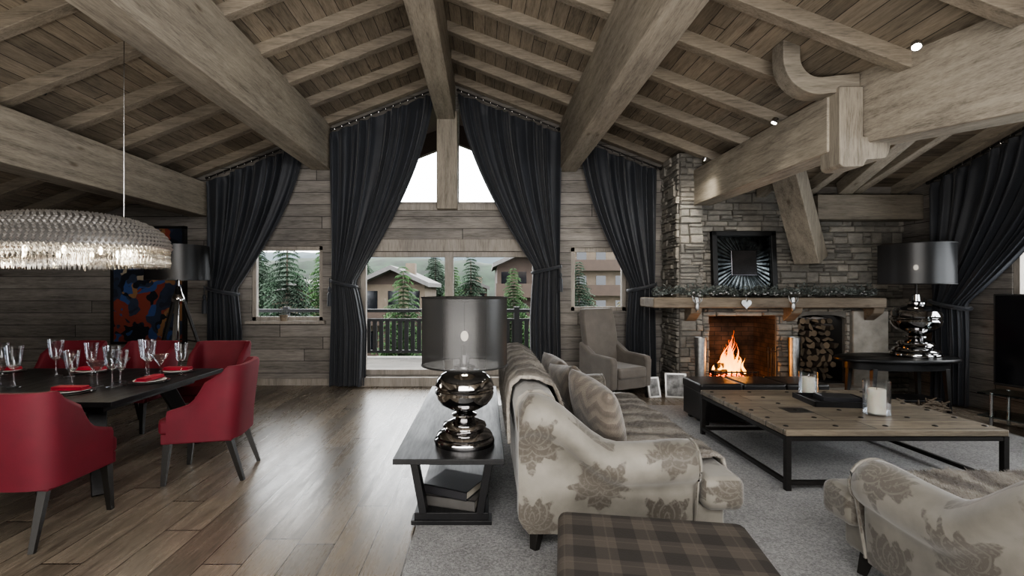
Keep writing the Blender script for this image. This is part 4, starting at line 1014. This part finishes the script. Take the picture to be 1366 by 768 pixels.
for x in(-.5,0,.5):
    l=bpy.data.lights.new('chandelier_light','POINT');l.energy=10;l.color=(1,.88,.7);l.shadow_soft_size=.08
    lo=bpy.data.objects.new('chandelier_light',l);C.objects.link(lo);lo.parent=ch;lo.location=(x,0,-.09)
sp=thing('sill_pot','small copper pot with plant on the left window sill','pot',(-3.32,8.04,1.07))
MB().lathe([(.001,0),(.05,0),(.07,.1),(.062,.1),(.045,.02),(.001,.02)],20).build('pot',M['mantel'],sp,smooth=True)
mb=MB()
for i in range(40):
    d=Vector((R.uniform(-1,1),R.uniform(-.6,.2),R.uniform(.4,1))).normalized();mb.add([(0,0,.09),tuple(d*.05+Vector((.008,0,.09))),tuple(d*.11+Vector((0,0,.09)))],[(0,1,2)])
mb.build('leaves',M['leafg'],sp)
def spot(label,loc,energy,aim):
    t=thing('ceiling_spotlight',label,'spotlight',loc,0,'small ceiling spotlights')
    t.rotation_euler=Vector(aim).to_track_quat('-Z','Y').to_euler()
    hgt=.1 if not energy else .05
    mb=MB();mb.lathe([(.001,hgt),(.03,hgt),(.035,hgt*.8),(.036,0),(.03,0),(.028,.02),(.001,.03)],20);mb.build('housing',M['black'] if not energy else M['steel'],t,smooth=True)
    mb=MB();mb.ell((0,0,.008),(.022,.022,.012),14,8);mb.build('lens',M['spot'] if energy else M['steel'],t,smooth=True)
    if energy:
        l=bpy.data.lights.new('spot_light','SPOT');l.energy=energy;l.spot_size=math.radians(120);l.spot_blend=1;l.color=(1,.93,.82);l.shadow_soft_size=.08
        lo=bpy.data.objects.new('spot_light',l);C.objects.link(lo);lo.parent=t;lo.location=(0,0,-.06)
spot('bright ceiling spotlight above the largest right beam',(3.25,3.67,3.42),35,(-.5,-.6,-1))
spot('bright ceiling spotlight left of the hanger post',(3.0,5.06,3.32),45,(-.5,.1,-1))
spot('bright ceiling spotlight above the stone chimney pier',(2.98,6.62,3.34),70,(-.25,.5,-1))
spot('dark ceiling spotlight above the chandelier cable',(-3.4,4.62,roof(-3.4)-.12),0,(.1,.2,-1))
spot('dark ceiling spotlight at far left above the lower beam',(-4.45,4.9,roof(-4.45)-.12),0,(.1,.2,-1))
spot('dark ceiling spotlight near the far left curtain',(-4.3,6.4,roof(-4.3)-.12),0,(.1,.2,-1))
# ------------------------------------------------------------ outside
mb=MB();mb.box(-6,8.3,-.05,5,11.0,.08);struct(mb.build('balcony_floor',M['deck']))
rl=thing('balcony_railing','dark grey balcony railing outside the glass door','railing',(0,10.8,.08))
for x in(-5.9,-4.4,-2.7,-1.0,.7,2.4,4.1):
    mb=MB();mb.box(x-.06,-.06,0,x+.06,.06,1.12);mb.build('post',M['paintiron'],rl)
mb=MB();mb.box(-6,-.07,1.0,5,.07,1.07);mb.build('handrail',M['paintiron'],rl)
mb=MB();mb.box(-6,-.03,.1,5,.03,.16);mb.box(-6,-.03,.8,5,.03,.86);mb.build('rail',M['paintiron'],rl)
b0=None
x=-5.8
while x<4.9:
    if b0 is None:
        mb=MB();mb.box(-.045,-.015,0,.045,.015,.7);b0=mb.build('baluster',M['paintiron'],rl);b0.location=(x,0,.13)
    else: cpart(b0,rl,(x,0,.13))
    x+=.14
mb=MB();mb.box(-120,11.5,-4,120,200,-3.6);struct(mb.build('ground',M['grass']))
def hill(y0,y1,h,name,m,seed,sx=.02):
    mb=MB();NX,NY=90,14;vs=[];fs=[]
    for j in range(NY+1):
        for i in range(NX+1):
            x=lerp(-160,160,i/NX);t=j/NY;y=lerp(y0,y1,t)
            z=-3.8+smooth01(t)*(h*(1+.45*noise.noise(Vector((x*sx+seed,t,0))))+3.8)+1.2*noise.noise(Vector((x*.4,y*.3,seed)))
            vs.append((x,y,z))
    for j in range(NY):
        for i in range(NX):
            a_=j*(NX+1)+i;fs.append((a_,a_+1,a_+NX+2,a_+NX+1))
    mb.add(vs,fs);struct(mb.build(name,M[m],smooth=True,ang=180,norm=False))
hill(62,95,6.5,'hillside','hill',3)
hill(120,190,16,'mountain','hill2',9,.012)
def make_tree(name,label,h,r,fm,seed,loc):
    rr=random.Random(seed);t=thing(name,label,'tree',loc,0,'trees beyond the balcony')
    mb=MB();mb.tube([(0,0,0),(0,0,h*.95)],[h*.018,.02],8);mb.build('trunk',M['bark'],t)
    mb=MB();NL=int(h*6)
    for i in range(NL):
        f=i/NL;z=h*(.08+.92*f);R_=r*(1-f)**.85+.1;nb=int(10+14*(1-f))
        for b in range(nb):
            an=rr.uniform(0,6.28);L=R_*rr.uniform(.55,1.1);dr=-L*rr.uniform(.2,.5)
            d=Vector((math.cos(an),math.sin(an),0));sd=Vector((-d.y,d.x,0))
            for q in range(7):
                t0=q/7;p=Vector((0,0,z))+d*L*t0+Vector((0,0,dr*t0*t0));ww=L*.2*(1-t0)+.09
                for s_ in(-1,1):
                    e=p+d*ww*.9+sd*s_*ww*rr.uniform(.6,1.1)+Vector((0,0,-.25*ww-rr.uniform(0,.12)))
                    mb.add([p,p+d*L*.13,e],[(0,1,2)])
    mb.build('foliage',M[fm],t);return t
G=-3.7
tr1=make_tree('conifer_tree','tall dark fir framed in the middle of the left window',7.3,2.3,'needles',1,(-6.7,16.5,G))
tr2=make_tree('conifer_tree','bright green young fir left of the balcony door centre',6.3,1.8,'needles2',2,(-3.1,18.5,G))
tr3=make_tree('autumn_tree','yellowing tree beside the apartment block in the right window',4.9,1.8,'autumn',3,(6.0,21.5,G))
for src,loc,s,l in((tr1,(-10.2,21.5,G),1.05,'dark fir left of the tallest fir in the left window'),(tr2,(-8.6,26,G),1.25,'light fir behind the tallest fir in the left window'),(tr2,(-13.4,26.5,G),1.2,'light green fir at the left side of the left window'),
 (tr1,(-.7,24,G),.97,'dark fir just right of the door centre post'),(tr2,(1.6,27.5,G),1.05,'light fir in front of the dark chalet in the right door panel'),
 (tr1,(-1.2,15.2,G),.62,'small dark fir right behind the railing near the door centre'),(tr2,(1.5,15.2,G),.64,'small light fir behind the railing at right'),(tr1,(-4.4,13.2,G),.52,'small dark fir behind the left end of the railing'),(tr2,(4.4,16,G),.72,'low green fir below the right window'),
 (tr2,(-1.9,30,G),1.08,'light fir between the two chalets behind the railing'),(tr1,(5.2,27,G),.95,'dark fir left of the apartment block in the right window'),
 (tr1,(-22,47,G),1.5,'distant dark fir far beyond the left window, left one'),(tr1,(-16,56,G),1.5,'distant dark fir far beyond the left window, right one'),(tr1,(-12,48,G),1.3,'distant dark fir behind the grey roofed chalet, left one'),(tr1,(-5.5,54,G),1.4,'distant dark fir behind the grey roofed chalet, right one'),(tr1,(3.8,58,G),1.4,'distant fir between the dark chalet and apartment block')):
    d=dup(src,loc,R.uniform(0,6),l);d.scale=(s,s,s)
def chalet(name,label,x0,x1,y,z0,z1,floors,wm,depth=8,cols_=3,cat='building'):
    cx=(x0+x1)/2;w=(x1-x0)/2;t=thing(name,label,cat,(cx,y,z0));H=z1-z0
    mb=MB();mb.box(-w,0,0,w,depth,H);mb.build('walls',M[wm],t)
    mb=MB();rh=w*.45;ov=w*.18
    for s_ in(-1,1):
        mb.hexa([(0,-1.2,H+rh),(s_*(w+ov),-1.2,H-.45*ov),(s_*(w+ov),depth+.5,H-.45*ov),(0,depth+.5,H+rh),(0,-1.2,H+rh+.3),(s_*(w+ov),-1.2,H-.45*ov+.3),(s_*(w+ov),depth+.5,H-.45*ov+.3),(0,depth+.5,H+rh+.3)])
    mb.build('roof',M['slate'],t)
    mb=MB();mb.prism([(-w,H),(w,H),(0,H+rh)],'y',0,.2);mb.build('gable',M['timber'],t)
    mb=MB();mb.box(-.35+w*.4,2,H,.35+w*.4,2.8,H+rh+.6);mb.build('chimney',M['render'],t)
    for f in range(floors):
        z=H*f/floors
        mb=MB();mb.box(-w-.1,-1.1,z,w+.1,0,z+.15);mb.box(-w-.1,-1.1,z+.15,w+.1,-1.0,z+1.0)
        mb.build('balcony',M['timber'],t)
        for c in range(cols_):
            x=-w+2*w*(c+.5)/cols_;mb=MB();mb.box(x-w/cols_*.5,-.03,z+.5,x+w/cols_*.5,.02,z+H/floors-.45);mb.build('window',M['screen'],t)
chalet('apartment_building','tan and brown apartment block with stacked balconies in the right window',8.2,15.5,46,-3.7,5.6,4,'render',cols_=4)
chalet('chalet','dark timber chalet block behind the right door panel',.9,4.6,36,-3.7,3.3,3,'timber',cols_=3)
chalet('chalet','grey roofed chalet behind the left door panel',-8.6,-4.2,34,-3.7,1.9,2,'render')
chalet('chalet','small far chalet in the centre of the balcony view',-2.6,.2,48,-3.7,1.6,2,'timber')
chalet('chalet','pale chalet below the firs of the left window',-15.5,-9.5,34,-3.7,.6,2,'render')
# ------------------------------------------------------------ lights / world
wd=bpy.data.worlds.new('World');S.world=wd;wd.use_nodes=True;nt=wd.node_tree
bg=nt.nodes['Background'];tc=nt.nodes.new('ShaderNodeTexCoord');sp_=nt.nodes.new('ShaderNodeSeparateXYZ');rp_=nt.nodes.new('ShaderNodeValToRGB')
nt.links.new(tc.outputs['Generated'],sp_.inputs[0]);nt.links.new(sp_.outputs[2],rp_.inputs[0])
e=rp_.color_ramp.elements;e[0].position=.0;e[0].color=(.86,.89,.93,1);e[1].position=.4;e[1].color=(1,1,1,1)
nt.links.new(rp_.outputs[0],bg.inputs[0]);bg.inputs[1].default_value=9
def area(name,loc,aim,sx_,sy_,e,col=(1,1,1)):
    l=bpy.data.lights.new(name,'AREA');l.shape='RECTANGLE';l.size=sx_;l.size_y=sy_;l.energy=e;l.color=col
    o=bpy.data.objects.new(name,l);C.objects.link(o);o.location=loc;o.rotation_euler=(Vector(aim)-Vector(loc)).to_track_quat('-Z','Y').to_euler();return o
area('added_room_fill',(.8,-.8,3.4),(.8,6,1.4),5,1.6,320,(1,.975,.945))  # added fill behind the camera to brighten the room, no fixture there
area('added_ceiling_fill',(-.5,-.6,.9),(.0,5,4.3),6,1.0,290,(1,.96,.91))  # added low fill aimed upward to brighten the ceiling, no fixture there
l=bpy.data.lights.new('fire_light','POINT');l.energy=17;l.color=(1,.4,.1);l.shadow_soft_size=.15
lo=bpy.data.objects.new('fire_light',l);C.objects.link(lo);lo.location=(3.8,7.35,.55)
try:
    S.view_settings.look='AgX - Medium High Contrast'
except Exception: pass
# ------------------------------------------------------------ camera
cd=bpy.data.cameras.new('camera');cam=bpy.data.objects.new('camera',cd);C.objects.link(cam)
cam.location=(0,0,1.6);cam.rotation_euler=(PI/2,0,0);cd.sensor_width=36;cd.lens=36*650/1366;cd.shift_x=36/1366;cd.shift_y=1/1366;cd.clip_end=500
S.camera=cam
